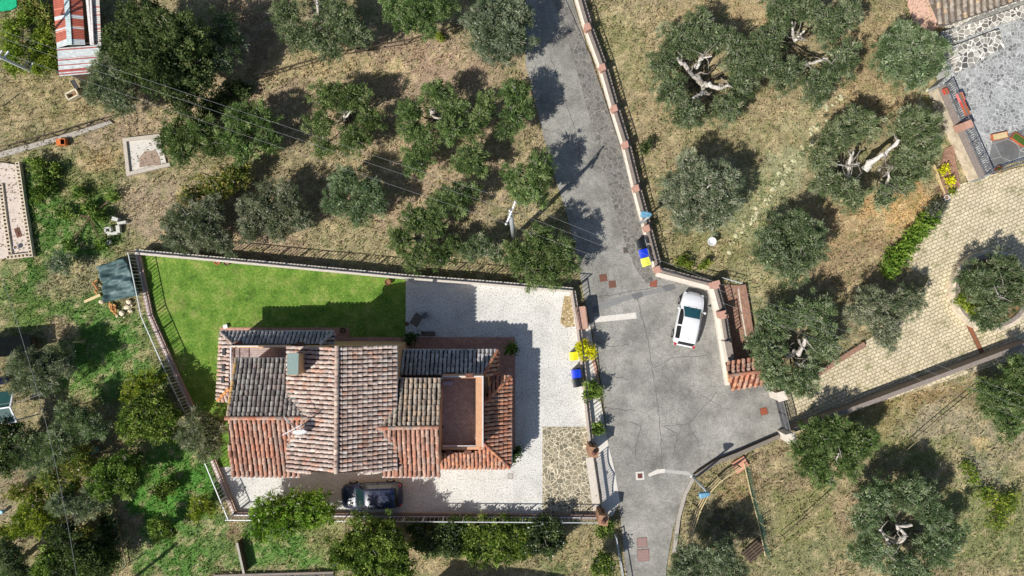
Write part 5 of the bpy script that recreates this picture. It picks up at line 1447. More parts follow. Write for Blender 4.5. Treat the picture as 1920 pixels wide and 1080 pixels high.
TREES = []
def tree(name, label, cat, kind, lobes, z=2.2, trunk=None, limbs=(), seed=0, r0=.17, dens=1.0, group=None, flat=.72, white=0, shrub=False, rscale=None):
    rs = random.Random(seed * 7 + 3)
    if rscale is None: rscale = .79 if kind.startswith('olive') else .84
    W_ = []
    for q in lobes:
        x, y, r = q[:3]; zz = q[3] if len(q) > 3 else z * rs.uniform(.88, 1.12)
        rad = r / PPM * rscale; rz = rad * flat; zz = max(zz, rz * .75 + .12)
        c = P(x, y, zz)
        W_.append((c.x, c.y, zz, rad * (H - zz) / H, rz))
    if trunk is None: trunk = (sum(q[0] for q in lobes) / len(lobes), sum(q[1] for q in lobes) / len(lobes))
    zc = sum(w[2] for w in W_) / len(W_)
    b = P(trunk[0], trunk[1], zc * .55); b.z = 0
    t = thing(name, label, cat, b, group=group)
    V, C = crown_arrays(W_, kind, seed + 100, dens)
    if white:
        r = np.random.default_rng(seed); m = r.random(len(C)) < white; C[m] = np.array(S(226, 226, 214))
    quads_obj('foliage' if shrub else 'crown', V, C, M['leaf'], t)
    mb = MB()
    if shrub:
        for w in W_:
            for k in range(3):
                limb(mb, [b + Vector((rs.uniform(-.08, .08), rs.uniform(-.08, .08), 0)), Vector((w[0] + rs.uniform(-.2, .2) * w[3], w[1] + rs.uniform(-.2, .2) * w[3], w[2]))], .03, .012, rs, S(120, 100, 80), 5)
        mb.build('stem', M['bark'], t)
    else:
        if limbs: r0 *= .42
        fork = b + Vector((0, 0, .35 if limbs else min(1.1, zc * .5)))
        limb(mb, [b - Vector((0, 0, .1)), b + Vector((.04, .03, .3)), fork], r0 * 1.5, r0 * 1.1, rs)
        for w in W_:
            e = Vector((w[0], w[1], w[2] + .1 * w[4])); m_ = fork + (e - fork) * .5 + Vector((0, 0, .25))
            if limbs: m_.z = .75
            limb(mb, [fork, m_, e], r0 * .75, r0 * .3, rs, S(96, 86, 76) if limbs else None)
            for k in range(9):
                a = rs.uniform(0, 6.28); pol = rs.uniform(.15, 1.2)
                e3 = Vector((w[0] + math.cos(a) * w[3] * math.sin(pol) * 1.0, w[1] + math.sin(a) * w[3] * math.sin(pol) * 1.0, w[2] + w[4] * math.cos(pol) * 1.02))
                limb(mb, [e - Vector((0, 0, .2)), e + (e3 - e) * .5 + Vector((rs.uniform(-.1, .1), rs.uniform(-.1, .1), 0)), e3], .028, .012, rs, S(170, 164, 152), 4)
            for k in range(3):
                a = rs.uniform(0, 6.28); e2 = Vector((w[0] + math.cos(a) * w[3] * .7, w[1] + math.sin(a) * w[3] * .7, w[2] + w[4] * rs.uniform(.3, .8)))
                limb(mb, [m_ + (e - m_) * .6, e2], r0 * .28, .015, rs, n=5)
        for L in limbs:   # bare twisted limbs seen through the gap of the crown
            wr = L[1] * 1.15; pts = [P(q[0], q[1], q[2] + .8) for q in L[0]]
            limb(mb, pts, wr, wr * .42, rs, S(*rs.choice([(214, 208, 198), (200, 192, 182), (222, 216, 206)])), 9)
            for k in range(3):
                i0 = rs.randrange(1, len(pts)); s0 = pts[i0] + (pts[i0 - 1] - pts[i0]) * rs.uniform(0, .6)
                limb(mb, [s0, s0 + Vector((rs.uniform(-.5, .5), rs.uniform(-.5, .5), .15)), s0 + Vector((rs.uniform(-1, 1), rs.uniform(-1, 1), .25))], wr * .4, .015, rs, S(158, 150, 140), 6)
        mb.build('trunk', M['bark'], t)
    return t
_s = [0]
def ol(label, lobes, kind='olive', **kw):
    _s[0] += 1
    return tree('olive_tree', label, 'tree', kind, lobes, seed=_s[0], group=kw.pop('group', 'olive trees'), **kw)
def tr(label, lobes, kind='broad', name='broadleaf_tree', **kw):
    _s[0] += 1
    return tree(name, label, 'tree', kind, lobes, seed=_s[0], **kw)
def sh(label, lobes, kind='broad', z=.5, **kw):
    _s[0] += 1
    return tree(kw.pop('name', 'shrub'), label, kw.pop('cat', 'shrub'), kind, lobes, z=z, seed=_s[0], shrub=True, **kw)

# --- olive grove, upper left and centre
tr('big dark evergreen tree, largest crown in the upper left beside the tin shed', [(275, 55, 55, 4), (335, 75, 68, 5), (300, 125, 62, 5), (232, 85, 42, 3.5), (365, 140, 52, 4), (250, 38, 36, 3.2), (345, 185, 36, 3.2), (290, 30, 30, 3), (390, 100, 32, 3.5), (255, 130, 40, 4)], 'dark', 'evergreen_tree', z=4, r0=.3)
ol('light olive behind the right edge of the big dark tree', [(418, 40, 26), (440, 72, 27), (420, 115, 30), (405, 75, 22)], z=3)
ol('grey olive at the lower left foot of the big dark tree, beside the shed', [(198, 130, 38), (188, 170, 34), (228, 190, 34), (215, 155, 30)], 'olive_grey', z=2.2)
ol('dark olive above the broken concrete foundation', [(330, 255, 42), (372, 243, 40), (342, 287, 30), (400, 275, 26)], 'olive_green', z=2.4)
ol('olive in the second row, left of the one with a bare white fork', [(450, 228, 40), (490, 222, 34), (455, 282, 34), (503, 268, 28), (430, 262, 24)], 'olive_green', z=2.6)
ol('olive with a small bare white fork in the middle of the grove', [(617, 182, 38), (660, 182, 38), (602, 232, 32), (695, 224, 32), (662, 262, 36), (606, 275, 26)], 'olive_green', z=2.6, trunk=(650, 215), limbs=[([(646, 226, 1.0), (645, 214, 1.5), (652, 208, 1.7)], .09), ([(648, 220, 1.2), (655, 212, 1.6), (661, 208, 1.9)], .08)])
ol('olive with a curved white limb, right of the one with the white fork', [(818, 172, 32), (852, 210, 38), (772, 210, 32), (774, 247, 30), (845, 243, 34), (885, 240, 24), (800, 262, 26)], 'olive_green', z=2.6, trunk=(815, 215), limbs=[([(811, 208, 1.9), (808, 215, 1.6), (816, 221, 1.4), (828, 221, 1.7)], .1)])
ol('small round olive left of the roadside pair', [(915, 194, 26), (905, 215, 20)], 'olive_green', z=2.6)
ol('roadside olive of two lobes casting shadow on the upper road', [(965, 176, 34), (966, 218, 30), (950, 245, 24), (985, 200, 24)], 'olive_green', z=3.2)
ol('spreading olive at the top edge with a straight white limb', [(538, 28, 38), (590, 72, 40), (640, 40, 42), (622, 20, 34), (556, 68, 34), (665, 70, 30), (625, 95, 26)], z=2.8, trunk=(600, 40), limbs=[([(604, 52, 1.2), (598, 25, 2.2), (592, -5, 3)], .12), ([(604, 50, 1.2), (612, 40, 2.0)], .09)])
ol('bright green olive at the top edge right of the spreading one', [(738, 15, 34), (788, 25, 40), (828, 14, 30), (760, 42, 26), (800, 50, 24)], 'olive_green', z=2.8, trunk=(775, 5))
ol('tall pale olive at the top edge beside the road', [(930, 28, 52), (912, 78, 40), (962, 72, 40), (900, 40, 36), (940, 100, 30), (975, 30, 34)], 'olive_grey', z=3.2, dens=1.1)
ol('small olive of one round crown below the curved limb olive', [(778, 304, 34), (795, 290, 22)], 'olive_green', z=2.4)
ol('rounded bright olive in the middle of the grove right of the small one', [(880, 294, 36), (868, 310, 24), (895, 312, 24)], 'olive_green', z=2.4)
ol('bright two lobed olive nearest the pole shadow by the road', [(965, 335, 34), (1010, 320, 38), (1003, 362, 32), (978, 358, 28)], 'olive_green', z=3.2)
ol('grey olive with several lobes left of the pole, over the dry grass', [(648, 338, 36), (692, 360, 38), (632, 382, 32), (672, 398, 30), (710, 385, 24)], 'olive', z=2.4)
ol('wide grey olive over the left part of the garden wall', [(540, 378, 40), (488, 395, 44), (520, 425, 36), (468, 428, 28), (562, 415, 28), (500, 355, 24)], 'olive_grey', z=2.3)
ol('small dull olive between the foundation and the wide grey olive', [(432, 335, 30), (415, 352, 28), (455, 320, 20)], 'scrub', z=1.8)
ol('dense grey olive at the corner outside the lawn wall', [(362, 418, 50), (338, 442, 38), (392, 442, 40), (392, 395, 36), (330, 415, 28), (420, 460, 26)], 'olive_grey', z=2.3)
ol('small dull olive just above the corner olive', [(360, 370, 26), (392, 350, 28)], 'scrub', z=1.5)
ol('dark olive in the dense row left of the utility pole', [(856, 372, 36), (822, 385, 28), (806, 412, 26), (885, 360, 22)], 'olive_green', z=2.4)
ol('olive overhanging the garden wall at the edge of the white yard', [(778, 412, 34), (752, 448, 32), (776, 490, 28), (815, 425, 26), (795, 465, 22)], 'olive_green', z=2.4)
ol('small green olive against the wall left of the pole', [(832, 478, 26), (850, 458, 22), (818, 488, 18)], 'olive_green', z=2.0)
ol('low olive in the shade below the utility pole', [(905, 462, 28), (930, 478, 24), (882, 475, 20)], 'olive', z=1.8)
ol('roadside olive below the utility pole, shading the road', [(1010, 450, 40), (1052, 470, 36), (985, 492, 36), (1030, 510, 36), (965, 470, 26), (1070, 500, 22), (1000, 525, 22)], 'olive_green', z=3.0, trunk=(1015, 485))
sh('small dark grey shrub with a hard shadow left of the tarpaulin', [(118, 492, 24), (105, 498, 16)], 'grey', z=1.2)
tr('dense scrub tree filling the lower left between teal barrel and gazebo', [(150, 850, 28), (120, 865, 26), (165, 880, 24), (95, 895, 26), (135, 905, 24)], 'scrub', z=1.6, name='scrub_tree', group='scrub trees at the lower left')
sh('low scrub left of the teal barrel', [(70, 920, 22), (30, 925, 20), (110, 925, 18), (15, 1000, 22), (160, 1000, 20)], 'scrub', z=.7)
sh('dark undergrowth at the left edge of the green net', [(200, 985, 22), (205, 1015, 22), (190, 1030, 20), (215, 1045, 16)], 'dark', z=.9)
# --- right hand lawn
ol('large ring shaped olive with two bare white limbs beside the street wall', [(1312, 48, 40), (1272, 72, 40), (1242, 120, 38), (1258, 172, 40), (1288, 214, 40), (1358, 203, 38), (1392, 160, 34), (1385, 118, 34), (1340, 72, 36), (1300, 80, 34), (1375, 85, 26)], z=2.6, trunk=(1318, 150), r0=.24,
   limbs=[([(1316, 156, .3), (1300, 140, 1.4), (1284, 122, 2.0), (1270, 108, 2.4)], .19), ([(1305, 128, 1.2), (1312, 112, 1.9), (1320, 108, 2.2)], .17), ([(1320, 160, .3), (1322, 172, 1.0), (1300, 184, 1.8)], .16), ([(1316, 160, .5), (1330, 158, 1.4), (1352, 166, 1.9), (1366, 160, 2.2)], .17), ([(1312, 110, 2.0), (1335, 105, 2.4)], .08)])
ol('large olive cluster at the top with a forked bare limb and ground showing inside', [(1462, 18, 42), (1440, 78, 42), (1470, 140, 40), (1532, 165, 40), (1578, 118, 42), (1555, 48, 44), (1515, 18, 34), (1590, 30, 30), (1430, 120, 34)], z=2.6, trunk=(1490, 72), r0=.22,
   limbs=[([(1490, 78, .4), (1486, 60, 1.4), (1485, 42, 2.2)], .13), ([(1490, 76, .6), (1500, 66, 1.6), (1508, 58, 2.0)], .12), ([(1512, 122, .9), (1526, 118, 1.6), (1540, 112, 2.0), (1552, 110, 2.2)], .12)])
ol('round dense olive at the patio corner in the upper right', [(1705, 105, 50), (1672, 118, 38), (1742, 90, 38), (1690, 68, 36), (1715, 140, 36), (1748, 125, 28), (1665, 85, 28)], 'olive', z=2.6)
ol('olive with a cross shaped bare fork, left of a side by side pair', [(1572, 255, 44), (1540, 298, 34), (1572, 354, 34), (1600, 370, 30), (1620, 240, 34), (1545, 345, 30), (1600, 215, 24)], z=2.5, trunk=(1590, 310), limbs=[([(1592, 318, .8), (1594, 300, 1.6), (1600, 284, 2.2)], .14), ([(1592, 312, 1.0), (1580, 310, 1.6), (1566, 308, 2)], .09), ([(1592, 314, .9), (1590, 334, 1.6), (1588, 346, 2)], .12), ([(1596, 308, 1.2), (1612, 306, 1.9)], .08)])
ol('olive of the pair with a long thick bare limb, nearest the yellow shrubs', [(1705, 235, 44), (1738, 275, 36), (1700, 300, 34), (1690, 345, 30), (1655, 372, 26), (1722, 320, 26), (1745, 235, 26)], z=2.5, trunk=(1668, 312), limbs=[([(1620, 318, .9), (1640, 300, 1.5), (1660, 288, 1.9), (1680, 272, 2.2), (1684, 262, 2.4)], .2), ([(1664, 345, .8), (1660, 352, 1.0), (1668, 332, 1.8), (1664, 322, 2.1)], .12), ([(1660, 352, 1.3), (1678, 358, 1.9)], .07)])
ol('round olive with fine bare twigs and deep shadow, right of the street lamp', [(1312, 335, 46), (1270, 350, 40), (1350, 385, 42), (1288, 405, 42), (1362, 335, 36), (1320, 370, 38), (1255, 375, 26), (1290, 310, 30), (1335, 415, 28)], 'olive_grey', z=2.9, trunk=(1318, 368), limbs=[([(1300, 378, 1.8), (1318, 368, 2.6)], .1), ([(1322, 358, 2.6), (1332, 346, 3.4)], .05)])
ol('round olive standing alone on the lower lawn, with a wide black shadow', [(1480, 435, 46), (1448, 475, 42), (1520, 465, 38), (1485, 500, 40), (1500, 420, 30), (1440, 445, 28), (1530, 440, 24)], z=2.8, trunk=(1488, 478), limbs=[([(1502, 482, 2.0), (1512, 478, 2.6)], .06)])
ol('olive overhanging the upper edge of the cobbled driveway', [(1640, 570, 40), (1690, 572, 38), (1655, 615, 36), (1610, 585, 30), (1665, 635, 26), (1712, 560, 26)], 'olive_grey', z=2.6)
ol('olive with curved silver limbs beside the gate porch', [(1448, 605, 40), (1500, 592, 38), (1545, 640, 40), (1440, 660, 38), (1450, 700, 36), (1500, 715, 38), (1540, 578, 32), (1420, 640, 26), (1555, 660, 26), (1520, 700, 26)], z=2.7, trunk=(1492, 665), r0=.22, limbs=[([(1478, 664, .8), (1494, 662, 1.6), (1506, 650, 2.1), (1510, 634, 2.5)], .2), ([(1490, 680, 1.0), (1505, 686, 1.7), (1518, 690, 2.1)], .09), ([(1480, 670, .9), (1466, 662, 1.7), (1455, 658, 2.2)], .1)])
ol('olive growing inside the round planter on the driveway', [(1825, 528, 42), (1880, 505, 40), (1862, 575, 40), (1900, 550, 38), (1845, 600, 26), (1850, 535, 36), (1915, 520, 30)], 'olive', z=2.8, trunk=(1862, 545), limbs=[([(1850, 550, 1.6), (1868, 546, 2.3), (1885, 560, 2.8)], .1), ([(1864, 548, 1.8), (1872, 536, 2.6)], .09)])
ol('dark olive at the right edge below the driveway wall', [(1870, 755, 42), (1905, 718, 42), (1892, 795, 34), (1850, 730, 28), (1915, 760, 40), (1910, 690, 30)], 'olive_green', z=2.6)
ol('two lobed olive just below the driveway gate', [(1532, 820, 42), (1602, 832, 44), (1525, 868, 40), (1590, 868, 36), (1560, 800, 30), (1500, 840, 26), (1630, 825, 26), (1548, 895, 26)], 'olive_green', z=2.8, trunk=(1568, 858), limbs=[([(1568, 865, 1.4), (1572, 850, 2.2)], .07)])
ol('large olive at the lower right with bare white limbs bent like a hook', [(1645, 935, 44), (1700, 925, 44), (1750, 965, 42), (1755, 1025, 46), (1690, 1060, 44), (1630, 1030, 44), (1618, 975, 34), (1790, 1000, 30), (1735, 925, 30), (1720, 1075, 34)], z=2.6, trunk=(1675, 1012), r0=.22, limbs=[([(1668, 1020, .6), (1690, 1014, 1.5), (1696, 1000, 2.0), (1682, 986, 2.4), (1710, 984, 2.8)], .17), ([(1666, 1022, .8), (1660, 1008, 1.6), (1650, 994, 2.2)], .14), ([(1664, 1034, 1.4), (1672, 1046, 1.9)], .09)])
ol('grey olive at the bottom edge beside the curved verge', [(1290, 1042, 40), (1340, 1058, 42), (1362, 1035, 26), (1380, 1072, 30), (1310, 1075, 34), (1275, 1070, 26), (1365, 1018, 14)], 'olive_grey', z=3.2)
# --- lower left and around the house
ol('grey olive close to the left corner of the house', [(378, 800, 42), (392, 832, 36), (405, 800, 26), (360, 825, 26)], 'olive_grey', z=2.6)
ol('wide grey olive at the left edge shading black garden clutter', [(58, 690, 44), (98, 678, 38), (48, 715, 32), (88, 712, 32), (30, 685, 26), (120, 690, 22)], 'olive_grey', z=2.5)
tr('glossy broadleaf tree beside the left garden wall', [(268, 775, 44), (302, 800, 40), (250, 800, 36), (292, 760, 30), (320, 780, 26)], 'broad', z=2.4)
tr('yellowish leaved small tree just above the glossy one by the wall', [(262, 722, 30), (285, 712, 24), (248, 740, 22)], 'yellowgreen', z=1.9)
ol('dull olive in the scrub below the green gazebo', [(60, 840, 44), (110, 828, 40), (85, 862, 34), (40, 855, 30)], 'olive', z=2.2, group='scrub trees at the lower left')
ol('dark olive in the scrub between the gazebo and the glossy tree', [(150, 790, 36), (128, 775, 30), (178, 800, 30), (150, 815, 26)], 'olive', z=2.2, group='scrub trees at the lower left')
tr('broad crowned tree in the scrub right of the teal barrel', [(218, 885, 42), (245, 870, 30), (200, 905, 34), (235, 905, 30)], 'broad', z=2.5, group='scrub trees at the lower left')
tr('leafy tree at the far left edge of the lower scrub', [(15, 815, 34), (25, 850, 30), (5, 870, 28)], 'dark', z=2.2, group='scrub trees at the lower left')
ol('grey olive in the lower scrub left of the green net', [(178, 935, 36), (150, 955, 32), (115, 945, 30)], 'olive_grey', z=2.2, group='scrub trees at the lower left')
tr('yellow green bush tree in the middle of the lower scrub', [(62, 960, 36), (85, 985, 32), (45, 990, 28)], 'yellowgreen', z=1.7, group='scrub trees at the lower left')
tr('dark leafy tree at the bottom edge left of the green net', [(160, 1040, 42), (190, 1065, 36), (130, 1068, 36), (120, 1000, 30)], 'dark', z=2.5, group='scrub trees at the lower left')
tr('bright leafy tree at the bottom edge near the pale cable', [(98, 1050, 34), (75, 1075, 30)], 'broad', z=2, group='scrub trees at the lower left')
ol('grey olive in the bottom left corner', [(12, 1040, 40), (30, 1075, 36)], 'olive', z=2.2, group='scrub trees at the lower left')
tr('small citrus tree with a long pole shadow on the green grass', [(303, 990, 23), (320, 998, 17), (290, 998, 16)], 'broad', z=1.5, name='citrus_tree')
sh('small round shrub upper left on the green grass', [(305, 920, 18), (318, 912, 12)], 'broad', z=.8)
tr('yellow green small tree outside the lower left yard wall', [(380, 945, 22), (367, 958, 18), (393, 956, 15)], 'yellowgreen', z=1.5, name='citrus_tree')
tr('white flowering bush overhanging the yard wall in front of the dark car', [(508, 962, 42), (556, 948, 38), (592, 944, 32), (540, 978, 34), (490, 988, 28), (612, 960, 22), (580, 970, 26)], 'hedge', z=2.0, dens=1.3, white=.05, name='flowering_bush')
tr('dense bright green round tree at the bottom below the dark car', [(690, 1012, 52), (648, 1042, 40), (738, 1042, 44), (690, 1068, 46), (720, 1000, 36), (750, 1075, 30)], 'broad', z=3.3, r0=.25, dens=1.2)
tr('dark low shrub at the left end of the hedge below the yard wall', [(782, 992, 20), (800, 1006, 22), (790, 1022, 20), (822, 996, 24), (838, 1014, 26), (848, 990, 24), (818, 1024, 22), (850, 1030, 20)], 'dark', z=1.1, name='tall_shrub')
tr('bright green hedge below the brown yard wall, between dark shrub and white oleander', [(872, 994, 28), (892, 1012, 28), (912, 994, 28), (932, 1012, 28), (952, 996, 28), (972, 1010, 26), (880, 1030, 22), (908, 1032, 24), (936, 1034, 24), (962, 1034, 22), (986, 996, 22)], 'broad', z=.7, flat=.5, name='hedge', rscale=1.0)
tr('oleander with white flowers below the flagstones', [(1022, 1000, 36), (1040, 1015, 26), (1005, 1020, 26)], 'dark', z=1.6, white=.03, name='oleander_bush')
sh('tiny bush beside the oleander at the end of the shrub row', [(985, 1020, 20), (975, 1035, 16)], 'yellowgreen', z=.8)
tr('round bright green young tree at the bottom by the mesh fence', [(1130, 1055, 24), (1120, 1066, 18), (1142, 1062, 16)], 'broad', z=1.6)
sh('dark shrub at the foot of the lower gate pier', [(1138, 988, 16), (1130, 998, 12)], 'broad', z=.8)
sh('yellow flowering shrub on the road side of the yard wall', [(1098, 655, 19), (1108, 662, 14), (1088, 648, 12)], 'yellow', z=1.2)
sh('green shrub below the yellow one on the road side of the yard wall', [(1110, 728, 18), (1120, 735, 13), (1104, 738, 13)], 'broad', z=1.0)
sh('small green shrub by the yard wall just above the entrance gate', [(1122, 803, 12), (1117, 808, 10)], 'broad', z=.8)
sh('potted green plant at the corner of the terracotta walk and white yard', [(772, 632, 12), (766, 640, 9)], 'dark', z=.8)
sh('reddish flowering plant at the right end of the terracotta walk', [(957, 656, 11), (963, 650, 8)], 'broad', z=.6)
sh('thin dark shrub at the lower right corner of the orange roof', [(966, 850, 10), (960, 862, 9), (972, 843, 7)], 'dark', z=.9)
sh('bright green rosemary hedge along the upper side of the driveway', [(1742, 412, 20), (1726, 428, 20), (1712, 445, 20), (1698, 460, 20), (1686, 476, 20), (1676, 492, 20), (1666, 508, 18)], 'hedge', z=.6, cat='hedge', name='hedge')
sh('grey leaved shrub at the upper end of the green hedge', [(1757, 388, 18), (1748, 398, 14)], 'grey', z=.7)
sh('bright yellow shrub, largest and uppermost in the bed by the brick steps', [(1771, 318, 11)], 'yellow', z=.5)
sh('bright yellow green shrub, middle one in the bed by the brick steps', [(1779, 342, 10)], 'yellow', z=.5)
sh('small yellow green plant, lowest in the bed by the brick steps', [(1785, 359, 6)], 'yellowgreen', z=.4)
sh('yellow green leafy plant below the corner pillar of the street wall', [(1280, 490, 13), (1290, 498, 9)], 'yellowgreen', z=.5)
sh('smaller leafy plant on the lawn beside the short street railing', [(1318, 498, 9), (1326, 492, 7)], 'yellowgreen', z=.5)
sh('thin dark leaved sapling on the lawn near the fourth street pillar', [(1208, 280, 10), (1214, 272, 7)], 'dark', z=.9)
sh('green vine creeping on the lower right slope, upper patch', [(1818, 885, 18), (1826, 900, 14), (1812, 870, 12)], 'vine', z=.2)
sh('broad green vine patch on the lower right slope', [(1860, 935, 24), (1880, 955, 26), (1868, 980, 24), (1895, 935, 22), (1842, 922, 18)], 'vine', z=.2)
sh('yellow green bushes at the left edge beside the steel pole', [(22, 60, 24), (28, 95, 24), (24, 125, 20), (45, 40, 18)], 'yellowgreen', z=1.2)
sh('green bushes between the steel pole and the tin shed', [(85, 70, 20), (95, 95, 20), (75, 100, 20), (95, 120, 16), (70, 130, 14)], 'yellowgreen', z=1.0)
sh('dry scrub above the green bushes left of the shed', [(70, 25, 24), (88, 45, 20), (55, 10, 22)], 'scrub', z=.9)
sh('green weeds along the hollow block bed', [(70, 305, 20), (85, 330, 22), (75, 360, 20), (100, 320, 16), (95, 350, 16)], 'broad', z=.25, dens=.6)
sh('low weeds in the rough ground right of the block bed', [(120, 400, 18), (165, 390, 18), (190, 405, 18), (150, 360, 16), (210, 370, 14), (130, 460, 14), (190, 460, 16)], 'broad', z=.2, dens=.5)
sh('green plant clump inside the planter ring on the left side', [(1800, 560, 14), (1812, 575, 16), (1830, 588, 14)], 'yellowgreen', z=.7, rscale=.8)
sh('low dark scrub under the big dark tree on its right side', [(450, 170, 22), (395, 200, 24), (418, 190, 20)], 'dark', z=.7)
sh('tiny yellow bush at the left edge of the road top', [(820, 65, 8), (828, 72, 6)], 'yellowgreen', z=.4)
# ------------------------------------------------------------------ cars
def interp(tab, x, j):
    xs = [t[0] for t in tab]; ys = [t[j] for t in tab]
    return float(np.interp(x, xs, ys))
def smooth_tab(tab, n):
    xs = np.linspace(tab[0][0], tab[-1][0], n)
    cols = [np.interp(xs, [t[0] for t in tab], [t[j] for t in tab]) for j in range(1, len(tab[0]))]
    out = []
    for c in cols:
        k = np.array([1, 2, 3, 2, 1.0]); k /= k.sum(); pad = np.concatenate([[c[0]] * 2, c, [c[-1]] * 2])
        out.append(np.convolve(pad, k, 'valid'))
    return xs, out
def car(label, px, py, yaw, L, Wd, paint, glass, ws, rw, side, tab, cat='car', rails=False, lamp_red=True, side_glass=None):
    """tab: x/L from the rear (0) to the front (1), half width, belt height, roof height, roof half width"""
    p = P(px, py, .8); p.z = 0
    t = thing('parked_car', label, cat, p, yaw, 'parked cars')
    n = 72
    xs, (hw, zb, zr, wr) = smooth_tab(tab, n)
    rings = []
    for i in range(n):
        x = (xs[i] - .5) * L; w = hw[i] * Wd / 2; b = zb[i]; r = zr[i]; q = wr[i] * Wd / 2
        sec = [(w * .86, .2), (w * .97, .34), (w, .52), (w * .995, b * .82), (w * .955, b - .02), (w * .93, b + .012)]
        sec += [((w * .93) + (q - w * .93) * s, b + .012 + (r - .05 - b) * s) for s in (.35, .7, 1.0)]
        sec += [(q * .93, r - .015), (q * .75, r + .008), (q * .4, r + .028), (0, r + .035)]
        full = [(x, y, z) for (y, z) in sec] + [(x, -y, z) for (y, z) in sec[-2::-1]]
        rings.append(full)
    m = len(rings[0]); half = 12
    parts = {k: MB() for k in ('body', 'windscreen', 'rear_window', 'side_window_a', 'side_window_b')}
    vsall = [v for r in rings for v in r]
    faces = {k: [] for k in parts}
    for i in range(n - 1):
        xm = (xs[i] + xs[i + 1]) / 2
        for k in range(m - 1):
            kk = k if k < half else m - 2 - k
            key = 'body'
            if kk >= 9 and ws[0] < xm < ws[1]: key = 'windscreen'
            elif kk >= 8 and rw[0] < xm < rw[1]: key = 'rear_window'
            elif 5 <= kk <= 7 and side[0] < xm < side[1] and not any(abs(xm - s) < .012 for s in side[2:]): key = 'side_window_a' if k < half else 'side_window_b'
            faces[key].append((i * m + k, (i + 1) * m + k, (i + 1) * m + k + 1, i * m + k + 1))
    faces['body'] += [tuple(range(m)), tuple((n - 1) * m + k for k in range(m - 1, -1, -1))]
    body = None
    for key in ('body', 'windscreen', 'rear_window', 'side_window_a', 'side_window_b'):
        fs = faces[key]; used = sorted({i for f in fs for i in f}); mp = {u: a for a, u in enumerate(used)}
        mb = MB(); mb.add([vsall[u] for u in used], [tuple(mp[i] for i in f) for f in fs])
        nm = key.replace('_a', '').replace('_b', '') if key.startswith('side') else key
        g = paint if key == 'body' else (glass if key in ('windscreen',) else M['glass_dark'])
        o = mb.build(nm, g, t, local=True, smooth=True)
        if key == 'body':
            body = o
    X = lambda f: (f - .5) * L
    zh = interp(tab, .97, 2)
    # wheels in dark arches
    for f in (.19, .81):
        for s in (-1, 1):
            y = s * (Wd / 2 - .1)
            mb = MB(); mb.tube([(X(f), y - .12, .32), (X(f), y + .125, .32)], .32, 20); w = mb.build('wheel', M['tyre'], t, local=True)
            mb = MB(); mb.tube([(X(f), y + s * .11, .32), (X(f), y + s * .135, .32)], .2, 14); mb.build('rim', M['rim'], w, local=True)
    for s in (-1, 1):
        mb = MB(); mb.box((X(.94), s * Wd * .36, zh * .93), (.3, .2, .13), -s * .45); mb.build('headlight', M['clear_lamp'], t, local=True)
        mb = MB(); mb.box((X(.022), s * Wd * .385, interp(tab, .03, 2) * .93), (.18, .15, .24), s * .6); mb.build('tail_light', M['red_lamp'], t, local=True)
        mb = MB(); c = (X(ws[1] - .055), s * (Wd / 2 + .08), interp(tab, .6, 2) + .06)
        mb.lathe((c[0], c[1], c[2] - .07), [(.03, 0), (.09, .03), (.1, .08), (.07, .13), (.02, .15)], 10); mb.beam((c[0], s * Wd * .46, c[2] - .03), (c[0], c[1], c[2] - .02), .05)
        mb.build('wing_mirror', paint, t, local=True, smooth=True)
        mb = MB()
        for f in (.43, .66): mb.box((X(f) - .18, s * (Wd / 2 * .995), interp(tab, f, 2) * .9), (.16, .03, .03))
        mb.build('door_handle', M['trim'] if rails else paint, t, local=True)
        if rails:
            mb = MB(); mb.tube([(X(a), s * Wd * .335, interp(tab, a, 3) + .07) for a in (.15, .3, .45, .6)], .02, 6); mb.build('roof_rail', M['trim'], t, local=True)
    mb = MB(); mb.box((X(.99), 0, .4), (.1, Wd * .62, .22)); mb.build('grille', M['trim'], t, local=True)
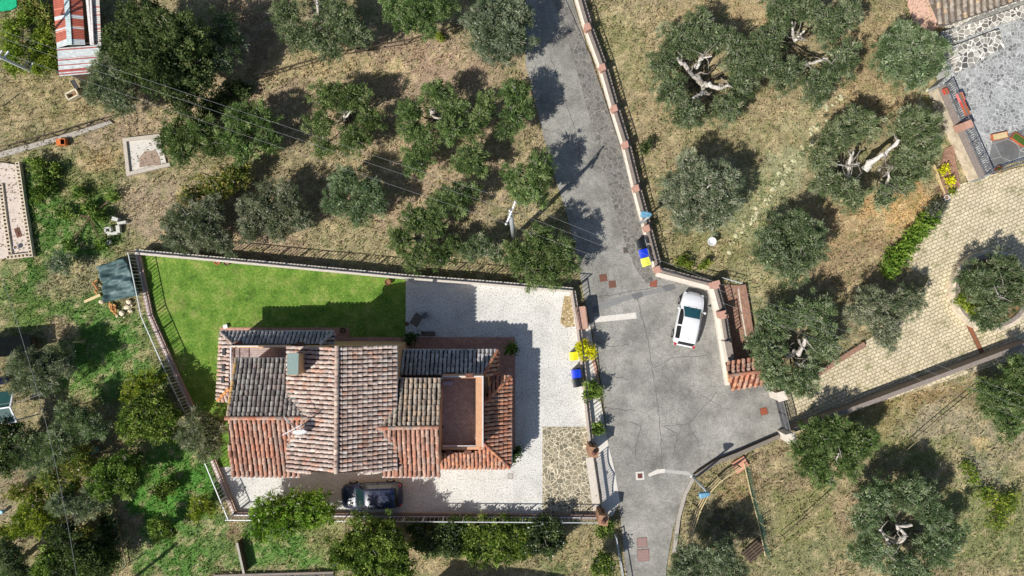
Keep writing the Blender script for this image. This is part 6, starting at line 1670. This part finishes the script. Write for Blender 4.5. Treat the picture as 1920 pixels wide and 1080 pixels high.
    mb = MB(); mb.box((X(.01), 0, .36), (.1, Wd * .8, .2)); mb.build('rear_bumper', M['trim'] if rails else paint, t, local=True)
    mb = MB()
    for s in (-.3, .25): mb.beam((X(ws[1]) + .02, s, interp(tab, ws[1], 3) + .05), (X(ws[1]) - .22, s + .4, interp(tab, ws[1] - .05, 3) + .06), .02)
    mb.build('wiper', M['trim'], t, local=True)
    mb = MB(); mb.tube([(X(.16), 0, interp(tab, .16, 3) + .03), (X(.13), 0, interp(tab, .16, 3) + .16)], .012, 5); mb.build('aerial', M['trim'], t, local=True)
    return t
hatch = [(0, .5, .74, .76, .48), (.012, .70, .80, .86, .6), (.035, .85, .88, 1.0, .68), (.075, .95, .92, 1.36, .66), (.11, .97, .93, 1.44, .67), (.3, 1.0, .92, 1.48, .70), (.45, 1.0, .91, 1.47, .69), (.53, 1.0, .90, 1.42, .68), (.60, .99, .89, 1.25, .69), (.70, .98, .87, .99, .78), (.74, .975, .86, .93, .82), (.85, .94, .80, .86, .80), (.92, .86, .72, .77, .73), (.96, .74, .64, .69, .60), (.985, .56, .53, .58, .45), (1.0, .34, .46, .5, .28)]
car('white hatchback parked on the grey car park with its bonnet towards the street wall', 1293, 599, math.atan2(101, 21), 4.08, 1.8, M['white_paint'], M['glass_blue'], (.535, .72), (.035, .085), (.13, .66, .37), hatch)
suv = [(0, .74, .82, .84, .68), (.012, .86, .90, .98, .72), (.035, .93, .98, 1.2, .74), (.08, .97, 1.0, 1.52, .76), (.13, .985, 1.0, 1.60, .79), (.3, 1.0, 1.0, 1.64, .81), (.5, 1.0, .99, 1.63, .80), (.58, 1.0, .98, 1.56, .78), (.64, .995, .97, 1.36, .73), (.71, .99, .96, 1.12, .80), (.75, .985, .95, 1.03, .85), (.86, .965, .90, .97, .84), (.94, .91, .82, .88, .78), (.98, .8, .72, .78, .68), (1.0, .62, .56, .6, .54)]
car('shiny dark navy car parked against the lower yard wall beneath the house', 696, 930, math.radians(182), 4.45, 1.86, M['dark_paint'], M['glass_grey'], (.59, .735), (.03, .085), (.14, .66, .36), suv, rails=True)
